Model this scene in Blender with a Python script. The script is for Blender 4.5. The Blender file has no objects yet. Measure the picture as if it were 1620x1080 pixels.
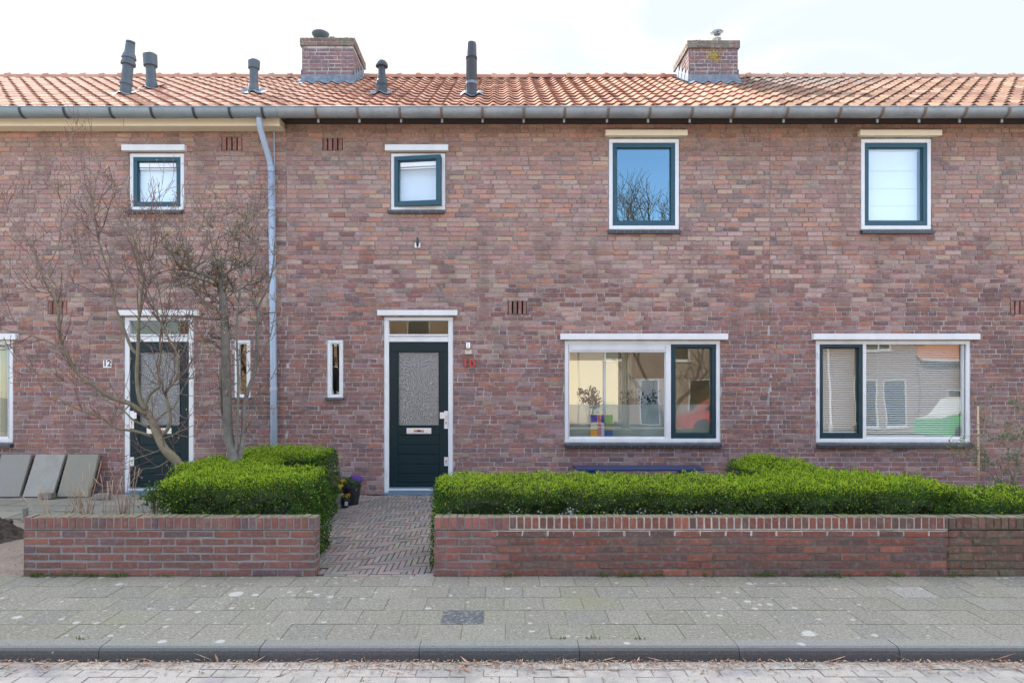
import bpy, math, random
import numpy as np
from mathutils import Vector, Matrix

# ------------------------------------------------------------------ camera, sky, sun, exposure
scn = bpy.context.scene
COL = scn.collection
FPX, CX, CY, CAMZ = 1080.0, 791.0, 592.0, 1.76
cam_d = bpy.data.cameras.new("camera")
cam = bpy.data.objects.new("camera", cam_d); COL.objects.link(cam)
cam.location = (0, 0, CAMZ); cam.rotation_euler = (math.radians(90), 0, 0)
cam_d.sensor_width = 36; cam_d.lens = 24.0
cam_d.shift_x = (810 - CX) / 1620.0; cam_d.shift_y = (CY - 540) / 1620.0
cam_d.clip_start = 0.05; cam_d.clip_end = 3000
scn.camera = cam

SUN_EL, SUN_AZ = 38.0, -36.0                       # azimuth measured from +Y towards +X
el, az = math.radians(SUN_EL), math.radians(SUN_AZ)
SUN_DIR = Vector((math.sin(az) * math.cos(el), math.cos(az) * math.cos(el), math.sin(el)))
w = bpy.data.worlds.new("World"); scn.world = w; w.use_nodes = True
nt = w.node_tree; nt.nodes.clear()
wo = nt.nodes.new("ShaderNodeOutputWorld"); bg = nt.nodes.new("ShaderNodeBackground")
sky = nt.nodes.new("ShaderNodeTexSky"); sky.sky_type = 'NISHITA'; sky.sun_disc = False
sky.sun_elevation = el; sky.sun_rotation = az; sky.altitude = 0
sky.air_density = 1.0; sky.dust_density = 0.35; sky.ozone_density = 1.6
# thin white cloud veils, on the sky itself
tc = nt.nodes.new("ShaderNodeTexCoord"); mp = nt.nodes.new("ShaderNodeMapping")
mp.inputs['Scale'].default_value = (1.6, 1.6, 4.5)
cn = nt.nodes.new("ShaderNodeTexNoise"); cn.inputs['Scale'].default_value = 1.7
cn.inputs['Detail'].default_value = 7; cn.inputs['Roughness'].default_value = 0.55; cn.inputs['Distortion'].default_value = 0.6
cr = nt.nodes.new("ShaderNodeValToRGB")
cr.color_ramp.elements[0].position = 0.30; cr.color_ramp.elements[0].color = (0, 0, 0, 1)
cr.color_ramp.elements[1].position = 0.62; cr.color_ramp.elements[1].color = (0.8, 0.8, 0.8, 1)
sx = nt.nodes.new("ShaderNodeSeparateXYZ"); nt.links.new(tc.outputs['Generated'], sx.inputs[0])
cv = nt.nodes.new("ShaderNodeMapRange"); cv.inputs['From Min'].default_value = -0.75; cv.inputs['From Max'].default_value = -0.2
cv.inputs['To Min'].default_value = 0.0; cv.inputs['To Max'].default_value = 1.0
nt.links.new(sx.outputs[1], cv.inputs['Value'])
cmul = nt.nodes.new("ShaderNodeMath"); cmul.operation = 'MULTIPLY'
mxc = nt.nodes.new("ShaderNodeMixRGB"); mxc.inputs[2].default_value = (9.0, 8.8, 8.5, 1)
nt.links.new(tc.outputs['Generated'], mp.inputs[0]); nt.links.new(mp.outputs[0], cn.inputs['Vector'])
nt.links.new(cn.outputs['Fac'], cr.inputs[0]); nt.links.new(cr.outputs[0], cmul.inputs[0]); nt.links.new(cv.outputs[0], cmul.inputs[1])
nt.links.new(cmul.outputs[0], mxc.inputs[0]); nt.links.new(sky.outputs[0], mxc.inputs[1])
# low veil of thin cloud beyond the terrace: pale blue gaps between white streaks, whiter towards the sun
cn2 = nt.nodes.new("ShaderNodeTexNoise"); cn2.inputs['Scale'].default_value = 2.6; cn2.inputs['Detail'].default_value = 8
cn2.inputs['Roughness'].default_value = 0.5; cn2.inputs['Distortion'].default_value = 0.9
nt.links.new(mp.outputs[0], cn2.inputs['Vector'])
def wm(op, a_, b_):
    k_ = nt.nodes.new("ShaderNodeMath"); k_.operation = op
    for i_, q_ in ((0, a_), (1, b_)):
        if isinstance(q_, (int, float)): k_.inputs[i_].default_value = q_
        else: nt.links.new(q_, k_.inputs[i_])
    return k_.outputs[0]
veil = wm('SUBTRACT', wm('MULTIPLY', cn2.outputs['Fac'], 1.5), wm('MULTIPLY', sx.outputs[0], 0.95))
vr = nt.nodes.new("ShaderNodeValToRGB")
vr.color_ramp.elements[0].position = 0.34; vr.color_ramp.elements[0].color = (1.66, 1.82, 2.0, 1)
vr.color_ramp.elements[1].position = 0.86; vr.color_ramp.elements[1].color = (2.06, 2.07, 2.1, 1)
nt.links.new(veil, vr.inputs[0])
def wrange(v_, a_, b_):
    k_ = nt.nodes.new("ShaderNodeMapRange"); k_.interpolation_type = 'SMOOTHSTEP'
    k_.inputs['From Min'].default_value = a_; k_.inputs['From Max'].default_value = b_; nt.links.new(v_, k_.inputs['Value']); return k_.outputs[0]
low = wm('MULTIPLY', wrange(sx.outputs[1], 0.25, 0.5), wm('SUBTRACT', 1.0, wrange(sx.outputs[2], 0.62, 0.78)))
mx2 = nt.nodes.new("ShaderNodeMixRGB"); nt.links.new(low, mx2.inputs[0]); nt.links.new(mxc.outputs[0], mx2.inputs[1]); nt.links.new(vr.outputs[0], mx2.inputs[2])
nt.links.new(mx2.outputs[0], bg.inputs[0])
bg.inputs[1].default_value = 0.13
nt.links.new(bg.outputs[0], wo.inputs[0])
sun_d = bpy.data.lights.new("sun", 'SUN'); sun_d.energy = 3.2; sun_d.angle = math.radians(0.5); sun_d.color = (1.0, 0.94, 0.85)
sun = bpy.data.objects.new("sun", sun_d); COL.objects.link(sun)
sun.rotation_euler = SUN_DIR.to_track_quat('Z', 'Y').to_euler(); sun.location = SUN_DIR * 40
vs = scn.view_settings
vs.view_transform = 'Standard'; vs.look = 'None'; vs.gamma = 1.0; vs.use_curve_mapping = False
vs.exposure = 2.05

# ------------------------------------------------------------------ helpers
def P(x, y, Y):
    return Vector(((x - CX) / FPX * Y, Y, CAMZ + (CY - y) / FPX * Y))
def PX(x, Y=10.0): return (x - CX) / FPX * Y
def PZ(y, Y=10.0): return CAMZ + (CY - y) / FPX * Y
def GY(y, z=0.0): return FPX * (CAMZ - z) / (y - CY)
def lin(r, g, b):
    f = lambda c: (c / 255.0) / 12.92 if c / 255.0 <= 0.04045 else ((c / 255.0 + 0.055) / 1.055) ** 2.4
    return (f(r), f(g), f(b))
def jit(c, rng, a=0.12, b=0.04):
    k = 1 + rng.uniform(-a, a)
    return tuple(max(0.002, v * k * (1 + rng.uniform(-b, b))) for v in c)

class MB:
    def __init__(s):
        s.v, s.f, s.c, s.m = [], [], [], []
    def face(s, pts, col=(1, 1, 1), mat=0):
        i = len(s.v); s.v += [tuple(p) for p in pts]; s.f.append(tuple(range(i, i + len(pts)))); s.c.append(col); s.m.append(mat)
    def box(s, x0, x1, y0, y1, z0, z1, col=(1, 1, 1), mat=0, tf=None):
        p = [Vector((x, y, z)) for z in (z0, z1) for y in (y0, y1) for x in (x0, x1)]
        if tf is not None: p = [tf @ q for q in p]
        i = len(s.v); s.v += [tuple(q) for q in p]
        for q in ((0, 2, 3, 1), (4, 5, 7, 6), (0, 1, 5, 4), (2, 6, 7, 3), (0, 4, 6, 2), (1, 3, 7, 5)):
            s.f.append(tuple(i + k for k in q)); s.c.append(col); s.m.append(mat)
    def ring(s, x0, x1, z0, z1, wl, wr, wb, wt, y0, y1, col=(1, 1, 1), mat=0):
        s.box(x0, x1, y0, y1, z1 - wt, z1, col, mat); s.box(x0, x1, y0, y1, z0, z0 + wb, col, mat)
        s.box(x0, x0 + wl, y0, y1, z0 + wb, z1 - wt, col, mat); s.box(x1 - wr, x1, y0, y1, z0 + wb, z1 - wt, col, mat)
    def tube(s, pts, rad, n=6, col=(1, 1, 1), mat=0, caps=True):
        pts = [Vector(p) for p in pts]
        if not hasattr(rad, '__len__'): rad = [rad] * len(pts)
        i0 = len(s.v); prev = None
        for k, p in enumerate(pts):
            t = (pts[min(k + 1, len(pts) - 1)] - pts[max(k - 1, 0)])
            if t.length < 1e-7: t = Vector((0, 0, 1))
            t.normalize()
            if prev is None:
                a = Vector((0, 0, 1)) if abs(t.z) < 0.9 else Vector((1, 0, 0))
                u = t.cross(a).normalized()
            else:
                u = prev - t * prev.dot(t)
                u = u.normalized() if u.length > 1e-6 else t.orthogonal().normalized()
            prev = u; vv = t.cross(u)
            for j in range(n):
                an = 2 * math.pi * j / n
                s.v.append(tuple(p + (u * math.cos(an) + vv * math.sin(an)) * rad[k]))
        for k in range(len(pts) - 1):
            for j in range(n):
                a, b = i0 + k * n + j, i0 + k * n + (j + 1) % n
                s.f.append((a, b, b + n, a + n)); s.c.append(col); s.m.append(mat)
        if caps:
            s.f.append(tuple(i0 + j for j in reversed(range(n)))); s.c.append(col); s.m.append(mat)
            e = i0 + (len(pts) - 1) * n
            s.f.append(tuple(e + j for j in range(n))); s.c.append(col); s.m.append(mat)
    def lathe(s, prof, c, n=20, col=(1, 1, 1), mat=0, tf=None, sx=1.0, sy=1.0):
        i0 = len(s.v)
        for r, z in prof:
            for j in range(n):
                an = 2 * math.pi * j / n
                p = Vector((r * math.cos(an) * sx, r * math.sin(an) * sy, z))
                if tf is not None: p = tf @ p
                s.v.append(tuple(Vector(c) + p))
        for k in range(len(prof) - 1):
            for j in range(n):
                a, b = i0 + k * n + j, i0 + k * n + (j + 1) % n
                s.f.append((a, b, b + n, a + n)); s.c.append(col); s.m.append(mat)
        s.f.append(tuple(i0 + j for j in reversed(range(n)))); s.c.append(col); s.m.append(mat)
        e = i0 + (len(prof) - 1) * n
        s.f.append(tuple(e + j for j in range(n))); s.c.append(col); s.m.append(mat)
    def blob(s, c, r, rng, col=(1, 1, 1), mat=0, sz=1.0):
        c = Vector(c); t = [(0, 0, 1), (1, 0, 0), (0, 1, 0), (-1, 0, 0), (0, -1, 0), (0, 0, -1)]
        i = len(s.v)
        for q in t:
            v = Vector(q) * r * rng.uniform(0.75, 1.25); v.z *= sz
            s.v.append(tuple(c + v))
        for a, b in ((1, 2), (2, 3), (3, 4), (4, 1)):
            s.f.append((i, i + a, i + b)); s.c.append(col); s.m.append(mat)
            s.f.append((i + 5, i + b, i + a)); s.c.append(col); s.m.append(mat)
    def build(s, name, mats, parent=None, smooth=False, bevel=0.0, seg=2):
        me = bpy.data.meshes.new(name)
        me.from_pydata(s.v, [], s.f)
        if not isinstance(mats, (list, tuple)): mats = [mats]
        for m in mats: me.materials.append(m)
        n = len(me.polygons)
        me.polygons.foreach_set('material_index', np.array(s.m, dtype=np.int32))
        if smooth: me.polygons.foreach_set('use_smooth', np.ones(n, dtype=bool))
        at = me.attributes.new('col', 'FLOAT_COLOR', 'CORNER')
        ca = np.ones((n, 4), dtype=np.float32); ca[:, :3] = np.array(s.c, dtype=np.float32)
        lt = np.array([len(f) for f in s.f])
        at.data.foreach_set('color', np.repeat(ca, lt, axis=0).ravel())
        me.update()
        o = bpy.data.objects.new(name, me); COL.objects.link(o)
        if parent is not None: put(o, parent)
        if bevel > 0:
            b = o.modifiers.new('bevel', 'BEVEL'); b.width = bevel; b.segments = seg; b.limit_method = 'ANGLE'
        return o

def put(o, parent):
    o.parent = parent
    o.matrix_parent_inverse = Matrix.Translation(-wloc(parent))
def wloc(o):
    return Vector(o.location) if o.type == 'EMPTY' else Vector((0, 0, 0))
def tag(o, label, cat, group=None, kind=None):
    if label: o['label'] = label
    if cat: o['category'] = cat
    if group: o['group'] = group
    if kind: o['kind'] = kind
    return o
def thing(name, loc, label, cat, group=None):
    o = bpy.data.objects.new(name, None); COL.objects.link(o); o.location = loc
    o.empty_display_size = 0.1
    return tag(o, label, cat, group)

# ------------------------------------------------------------------ materials
def mat(name, base=None, rough=0.7, metal=0.0, spec=0.5, attr=False, n1=None, n2=None, bump=None, coat=0.0, transl=0.0, patches=(), streak=None):
    """n1 / n2: (scale, amount, colour) noise tints;  bump: (scale, strength, distance)"""
    m = bpy.data.materials.new(name); m.use_nodes = True
    t = m.node_tree; t.nodes.clear()
    out = t.nodes.new('ShaderNodeOutputMaterial'); b = t.nodes.new('ShaderNodeBsdfPrincipled')
    b.inputs['Roughness'].default_value = rough; b.inputs['Metallic'].default_value = metal
    b.inputs['Specular IOR Level'].default_value = spec; b.inputs['Coat Weight'].default_value = coat
    tcn = t.nodes.new('ShaderNodeTexCoord')
    if attr:
        a = t.nodes.new('ShaderNodeAttribute'); a.attribute_name = 'col'; cur = a.outputs['Color']
    else:
        r = t.nodes.new('ShaderNodeRGB'); r.outputs[0].default_value = (*base, 1); cur = r.outputs[0]
    for nn in (n1, n2):
        if not nn: continue
        sc, amt, c2 = nn[:3]; lo, hi = (nn[3], nn[4]) if len(nn) > 3 else (0.35, 0.7)
        no = t.nodes.new('ShaderNodeTexNoise'); no.inputs['Scale'].default_value = sc
        no.inputs['Detail'].default_value = 6; no.inputs['Roughness'].default_value = 0.62
        t.links.new(tcn.outputs['Object'], no.inputs['Vector'])
        rp = t.nodes.new('ShaderNodeMapRange'); rp.inputs['From Min'].default_value = lo; rp.inputs['From Max'].default_value = hi
        rp.inputs['To Max'].default_value = amt
        t.links.new(no.outputs['Fac'], rp.inputs['Value'])
        mx = t.nodes.new('ShaderNodeMixRGB'); mx.inputs[2].default_value = (*c2, 1)
        t.links.new(rp.outputs[0], mx.inputs[0]); t.links.new(cur, mx.inputs[1]); cur = mx.outputs[0]
    if streak:      # rain-run stains: noise stretched downwards
        sm = t.nodes.new('ShaderNodeMapping'); sm.inputs['Scale'].default_value = (2.2, 2.2, 0.45); t.links.new(tcn.outputs['Object'], sm.inputs[0])
        no = t.nodes.new('ShaderNodeTexNoise'); no.inputs['Scale'].default_value = 1.6; no.inputs['Detail'].default_value = 5; t.links.new(sm.outputs[0], no.inputs['Vector'])
        rp = t.nodes.new('ShaderNodeMapRange'); rp.inputs['From Min'].default_value = .5; rp.inputs['From Max'].default_value = .68; rp.inputs['To Max'].default_value = streak[0]
        t.links.new(no.outputs['Fac'], rp.inputs['Value'])
        mx = t.nodes.new('ShaderNodeMixRGB'); mx.inputs[2].default_value = (*streak[1], 1)
        t.links.new(rp.outputs[0], mx.inputs[0]); t.links.new(cur, mx.inputs[1]); cur = mx.outputs[0]
    for (sc, thr, soft, amt, c2, wob) in patches:      # round spots (lichen): voronoi distance below a noise-varied radius
        vo = t.nodes.new('ShaderNodeTexVoronoi'); vo.inputs['Scale'].default_value = sc
        no = t.nodes.new('ShaderNodeTexNoise'); no.inputs['Scale'].default_value = sc * 2.2; no.inputs['Detail'].default_value = 4
        no2 = t.nodes.new('ShaderNodeTexNoise'); no2.inputs['Scale'].default_value = 0.7; no2.inputs['Detail'].default_value = 2
        for q in (vo, no, no2): t.links.new(tcn.outputs['Object'], q.inputs['Vector'])
        sep = t.nodes.new('ShaderNodeSeparateColor'); t.links.new(vo.outputs['Color'], sep.inputs[0])
        def mth(op, a, b_):
            k = t.nodes.new('ShaderNodeMath'); k.operation = op
            for i_, q in ((0, a), (1, b_)):
                if isinstance(q, (int, float)): k.inputs[i_].default_value = q
                else: t.links.new(q, k.inputs[i_])
            return k.outputs[0]
        rad = mth('MULTIPLY', mth('MULTIPLY', sep.outputs[0], sep.outputs[1]), thr)
        rad = mth('MULTIPLY', rad, mth('MULTIPLY', no2.outputs['Fac'], 2.0))
        d = mth('ADD', vo.outputs['Distance'], mth('MULTIPLY', mth('SUBTRACT', no.outputs['Fac'], 0.5), wob))
        f = mth('DIVIDE', mth('SUBTRACT', rad, d), soft)
        cl = t.nodes.new('ShaderNodeClamp'); t.links.new(f, cl.inputs[0])
        mx = t.nodes.new('ShaderNodeMixRGB'); mx.inputs[2].default_value = (*c2, 1)
        t.links.new(mth('MULTIPLY', cl.outputs[0], amt), mx.inputs[0]); t.links.new(cur, mx.inputs[1]); cur = mx.outputs[0]
    t.links.new(cur, b.inputs['Base Color'])
    if bump:
        no = t.nodes.new('ShaderNodeTexNoise'); no.inputs['Scale'].default_value = bump[0]; no.inputs['Detail'].default_value = 5
        t.links.new(tcn.outputs['Object'], no.inputs['Vector'])
        bp = t.nodes.new('ShaderNodeBump'); bp.inputs['Strength'].default_value = bump[1]; bp.inputs['Distance'].default_value = bump[2]
        t.links.new(no.outputs['Fac'], bp.inputs['Height']); t.links.new(bp.outputs[0], b.inputs['Normal'])
    if transl > 0:
        tr = t.nodes.new('ShaderNodeBsdfTranslucent'); t.links.new(cur, tr.inputs[0])
        ms = t.nodes.new('ShaderNodeMixShader'); ms.inputs[0].default_value = transl
        t.links.new(b.outputs[0], ms.inputs[1]); t.links.new(tr.outputs[0], ms.inputs[2]); t.links.new(ms.outputs[0], out.inputs[0])
    else:
        t.links.new(b.outputs[0], out.inputs[0])
    return m

def glass_mat(name, refl=0.13, tint=(0.92, 0.96, 0.95), gcol=(0.97, 1.0, 1.0)):
    m = bpy.data.materials.new(name); m.use_nodes = True
    t = m.node_tree; t.nodes.clear()
    out = t.nodes.new('ShaderNodeOutputMaterial')
    tr = t.nodes.new('ShaderNodeBsdfTransparent'); tr.inputs[0].default_value = (*tint, 1)
    gl = t.nodes.new('ShaderNodeBsdfGlossy'); gl.inputs['Roughness'].default_value = 0.004; gl.inputs[0].default_value = (*gcol, 1)
    fr = t.nodes.new('ShaderNodeFresnel'); ge = t.nodes.new('ShaderNodeNewGeometry')
    io = t.nodes.new('ShaderNodeMapRange'); io.inputs['To Min'].default_value = 1.5; io.inputs['To Max'].default_value = 1 / 1.5
    t.links.new(ge.outputs['Backfacing'], io.inputs['Value']); t.links.new(io.outputs[0], fr.inputs[0])
    ad = t.nodes.new('ShaderNodeMath'); ad.operation = 'ADD'; ad.inputs[1].default_value = refl - 0.04; ad.use_clamp = True
    tcn = t.nodes.new('ShaderNodeTexCoord'); no = t.nodes.new('ShaderNodeTexNoise'); no.inputs['Scale'].default_value = 1.3; no.inputs['Detail'].default_value = 1
    bp = t.nodes.new('ShaderNodeBump'); bp.inputs['Strength'].default_value = 0.12; bp.inputs['Distance'].default_value = 0.01
    t.links.new(tcn.outputs['Object'], no.inputs['Vector']); t.links.new(no.outputs['Fac'], bp.inputs['Height']); t.links.new(bp.outputs[0], gl.inputs['Normal'])
    mx = t.nodes.new('ShaderNodeMixShader')
    t.links.new(fr.outputs[0], ad.inputs[0]); t.links.new(ad.outputs[0], mx.inputs[0])
    t.links.new(tr.outputs[0], mx.inputs[1]); t.links.new(gl.outputs[0], mx.inputs[2]); t.links.new(mx.outputs[0], out.inputs[0])
    return m

def pebble_glass(name):
    m = bpy.data.materials.new(name); m.use_nodes = True
    t = m.node_tree; t.nodes.clear()
    out = t.nodes.new('ShaderNodeOutputMaterial'); tcn = t.nodes.new('ShaderNodeTexCoord')
    vo = t.nodes.new('ShaderNodeTexVoronoi'); vo.inputs['Scale'].default_value = 70; vo.feature = 'SMOOTH_F1'
    t.links.new(tcn.outputs['Object'], vo.inputs['Vector'])
    bp = t.nodes.new('ShaderNodeBump'); bp.inputs['Strength'].default_value = 1.0; bp.inputs['Distance'].default_value = 0.007
    t.links.new(vo.outputs['Distance'], bp.inputs['Height'])
    rf = t.nodes.new('ShaderNodeBsdfRefraction'); rf.inputs['Roughness'].default_value = 0.03; rf.inputs['IOR'].default_value = 1.25; rf.inputs[0].default_value = (0.95, 0.96, 0.95, 1)
    gl = t.nodes.new('ShaderNodeBsdfGlossy'); gl.inputs['Roughness'].default_value = 0.05
    df = t.nodes.new('ShaderNodeBsdfDiffuse'); pr = t.nodes.new('ShaderNodeValToRGB'); pr.color_ramp.elements[0].position = .12; pr.color_ramp.elements[0].color = (.52, .53, .51, 1)
    pr.color_ramp.elements[1].position = .62; pr.color_ramp.elements[1].color = (.12, .125, .125, 1)
    t.links.new(vo.outputs['Distance'], pr.inputs[0]); t.links.new(pr.outputs[0], df.inputs[0])
    for q in (rf, gl): t.links.new(bp.outputs[0], q.inputs['Normal'])
    m1 = t.nodes.new('ShaderNodeMixShader'); m1.inputs[0].default_value = 0.16
    m2 = t.nodes.new('ShaderNodeMixShader'); m2.inputs[0].default_value = 0.55
    t.links.new(rf.outputs[0], m1.inputs[1]); t.links.new(gl.outputs[0], m1.inputs[2])
    t.links.new(m1.outputs[0], m2.inputs[1]); t.links.new(df.outputs[0], m2.inputs[2]); t.links.new(m2.outputs[0], out.inputs[0])
    return m

def film_mat(name, opacity=0.6, c=(0.72, 0.76, 0.72)):
    m = bpy.data.materials.new(name); m.use_nodes = True
    t = m.node_tree; t.nodes.clear()
    out = t.nodes.new('ShaderNodeOutputMaterial')
    tr = t.nodes.new('ShaderNodeBsdfTransparent'); df = t.nodes.new('ShaderNodeBsdfDiffuse'); df.inputs[0].default_value = (*c, 1)
    tl = t.nodes.new('ShaderNodeBsdfTranslucent'); tl.inputs[0].default_value = (*c, 1)
    a = t.nodes.new('ShaderNodeMixShader'); a.inputs[0].default_value = 0.5
    t.links.new(df.outputs[0], a.inputs[1]); t.links.new(tl.outputs[0], a.inputs[2])
    mx = t.nodes.new('ShaderNodeMixShader'); mx.inputs[0].default_value = opacity
    t.links.new(tr.outputs[0], mx.inputs[1]); t.links.new(a.outputs[0], mx.inputs[2]); t.links.new(mx.outputs[0], out.inputs[0])
    return m

def far_brick(name, c1, c2, mortar):
    m = bpy.data.materials.new(name); m.use_nodes = True
    t = m.node_tree; b = t.nodes['Principled BSDF']; b.inputs['Roughness'].default_value = 0.85
    tcn = t.nodes.new('ShaderNodeTexCoord'); sp = t.nodes.new('ShaderNodeSeparateXYZ'); cb = t.nodes.new('ShaderNodeCombineXYZ')
    t.links.new(tcn.outputs['Object'], sp.inputs[0])
    ad = t.nodes.new('ShaderNodeMath'); t.links.new(sp.outputs[0], ad.inputs[0]); t.links.new(sp.outputs[1], ad.inputs[1])
    t.links.new(ad.outputs[0], cb.inputs[0]); t.links.new(sp.outputs[2], cb.inputs[1])
    br = t.nodes.new('ShaderNodeTexBrick'); br.inputs['Scale'].default_value = 1.0
    br.inputs['Brick Width'].default_value = 0.22; br.inputs['Row Height'].default_value = 0.068; br.inputs['Mortar Size'].default_value = 0.006
    br.inputs[1].default_value = (*c1, 1); br.inputs[2].default_value = (*c2, 1); br.inputs[3].default_value = (*mortar, 1)
    t.links.new(cb.outputs[0], br.inputs['Vector']); t.links.new(br.outputs[0], b.inputs['Base Color'])
    return m

M = {}
M['brick'] = mat('fired_brick', attr=True, rough=0.86, spec=0.25, n1=(17, 0.5, (0.42, 0.345, 0.32), 0.5, 0.70), n2=(38, 0.62, (0.075, 0.052, 0.05), 0.52, 0.74), bump=(60, 0.8, 0.006), streak=(0.38, (0.10, 0.07, 0.06)))
M['mortar'] = mat('lime_mortar', attr=True, rough=0.95, spec=0.1, n1=(5, 0.7, (0.12, 0.11, 0.10), 0.45, 0.62), n2=(30, 0.5, (0.5, 0.48, 0.47), 0.5, 0.7), bump=(70, 0.6, 0.004))
M['oldbrick'] = mat('weathered_garden_brick', attr=True, rough=0.92, spec=0.15, n1=(4.5, 0.65, (0.11, 0.08, 0.07), 0.46, 0.66), n2=(24, 0.45, (0.27, 0.225, 0.21), 0.5, 0.7), bump=(70, 0.7, 0.006))
M['oldmortar'] = mat('garden_wall_mortar', attr=True, rough=0.95, spec=0.1, n1=(12, 0.55, (0.17, 0.165, 0.15), 0.45, 0.7), n2=(60, 0.4, (0.1, 0.1, 0.09)), bump=(60, 0.8, 0.006))
M['moss'] = mat('mossy_top', base=(0.2, 0.17, 0.13), rough=0.95, n1=(9, 0.9, (0.13, 0.15, 0.04), 0.42, 0.6), n2=(50, 0.4, (0.05, 0.05, 0.03)), bump=(50, 0.8, 0.01))
M['tile'] = mat('clay_roof_tile', attr=True, rough=0.92, spec=0.08, n1=(9, 0.35, (0.40, 0.29, 0.23), 0.45, 0.75), n2=(30, 0.4, (0.2, 0.12, 0.09), 0.52, 0.8), bump=(60, 0.4, 0.003))
M['deck'] = mat('roof_underlay', base=(0.05, 0.035, 0.03), rough=0.9)
M['lead'] = mat('lead_sheet', base=(0.135, 0.165, 0.205), rough=0.7, spec=0.2, metal=0.0, n1=(12, 0.7, (0.26, 0.29, 0.33), 0.42, 0.7), bump=(18, 0.8, 0.012))
M['zinc'] = mat('weathered_zinc', base=(0.23, 0.255, 0.275), rough=0.5, metal=0.25, n1=(4, 0.7, (0.35, 0.37, 0.385), 0.4, 0.7), n2=(22, 0.4, (0.13, 0.135, 0.14), 0.5, 0.75))
M['zinc_new'] = mat('zinc_gutter_grey', base=(0.20, 0.245, 0.27), rough=0.42, metal=0.2, n1=(3, 0.5, (0.3, 0.34, 0.36), 0.4, 0.7), n2=(25, 0.3, (0.13, 0.14, 0.15), 0.5, 0.75))
M['rust'] = mat('rusty_strap', base=(0.13, 0.11, 0.10), rough=0.8, n1=(14, 0.8, (0.20, 0.11, 0.06), 0.4, 0.6))
M['pvc'] = mat('grey_blue_pvc', base=(0.30, 0.37, 0.46), rough=0.4, n1=(3, 0.4, (0.38, 0.44, 0.52)), n2=(30, 0.3, (0.2, 0.24, 0.28), 0.55, 0.8))
M['ventpvc'] = mat('dark_grey_vent_plastic', base=(0.028, 0.036, 0.046), rough=0.6, n1=(8, 0.5, (0.06, 0.07, 0.08), 0.45, 0.75))
M['ventlight'] = mat('bluish_grey_vent_plastic', base=(0.058, 0.078, 0.095), rough=0.65, n1=(8, 0.5, (0.10, 0.125, 0.145), 0.45, 0.75))  # lighter, bluer grey than the dark vent plastic
M['steel'] = mat('stainless_steel', base=(0.55, 0.57, 0.6), rough=0.25, metal=1.0, n1=(12, 0.3, (0.3, 0.3, 0.3)))
M['alu'] = mat('satin_aluminium', base=(0.72, 0.71, 0.70), rough=0.38, metal=0.35, n1=(30, 0.2, (0.5, 0.5, 0.5)))
M['white'] = mat('white_gloss_paint', base=(0.68, 0.69, 0.69), rough=0.35, n1=(5, 0.3, (0.5, 0.5, 0.47), 0.45, 0.75), n2=(28, 0.3, (0.3, 0.27, 0.22), 0.58, 0.8), streak=(0.16, (0.36, 0.34, 0.3)))
M['cream'] = mat('cream_paint', base=(0.74, 0.66, 0.50), rough=0.45, n1=(5, 0.25, (0.62, 0.55, 0.42), 0.45, 0.75), n2=(45, 0.15, (0.35, 0.3, 0.22), 0.58, 0.8))
M['teal'] = mat('dark_teal_paint', base=(0.012, 0.036, 0.046), rough=0.38, spec=0.25, coat=0.0, n1=(6, 0.3, (0.035, 0.08, 0.1), 0.45, 0.8))
M['teal_up'] = mat('glare_tinted_teal_paint', base=(0.024, 0.075, 0.102), rough=0.38, spec=0.3, coat=0.0, n1=(6, 0.3, (0.05, 0.11, 0.14), 0.45, 0.8))  # same sash paint lightened: upstairs glare painted into the colour
M['green'] = mat('dark_green_door_paint', base=(0.007, 0.022, 0.026), rough=0.38, spec=0.22, coat=0.0, n1=(5, 0.3, (0.012, 0.032, 0.038), 0.45, 0.8), bump=(4, 0.06, 0.01))
M['blackglaze'] = mat('black_glazed_sill_tile', base=(0.025, 0.028, 0.034), rough=0.35, coat=0.1, n1=(20, 0.4, (0.06, 0.065, 0.07)))
M['joint'] = mat('pale_joint', base=(0.4, 0.4, 0.4), rough=0.9)
M['dark'] = mat('dark_void', base=(0.012, 0.011, 0.011), rough=0.95)
M['bluestep'] = mat('blue_grey_threshold', base=(0.10, 0.17, 0.23), rough=0.45, n1=(10, 0.5, (0.18, 0.24, 0.29)))
M['stone'] = mat('grey_stone_step', base=(0.2, 0.21, 0.22), rough=0.8, n1=(12, 0.5, (0.3, 0.3, 0.3)))
M['glass'] = glass_mat('window_glass', 0.13)
M['glass_hi'] = glass_mat('double_glazing', 0.17)
M['glass_up'] = glass_mat('sky_tinted_upstairs_glazing', 0.24, (0.5, 0.55, 0.58), (0.62, 0.88, 1.0))  # gloss tinted blue to paint in a deeper sky reflection
M['glass_lv'] = glass_mat('living_room_glazing', 0.115)
M['glass_lo'] = glass_mat('clear_old_glass', 0.06)
M['pebble'] = pebble_glass('pebbled_door_glass')
M['film'] = film_mat('frosted_film', 0.62, (0.62, 0.66, 0.62))
M['plaster'] = mat('cream_plaster', base=(0.62, 0.58, 0.47), rough=0.9, n1=(3, 0.2, (0.5, 0.46, 0.36)))
M['floorwood'] = mat('interior_floor', base=(0.28, 0.2, 0.13), rough=0.6, n1=(4, 0.4, (0.2, 0.14, 0.09)))
M['blind'] = mat('white_blind_fabric', base=(0.84, 0.87, 0.92), rough=0.9, transl=0.05, n1=(4, 0.12, (0.66, 0.7, 0.76)))
M['slat'] = mat('white_slat', base=(0.72, 0.72, 0.69), rough=0.5)
M['curtain'] = mat('cream_curtain', base=(0.78, 0.72, 0.56), rough=0.95, transl=0.4)
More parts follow.
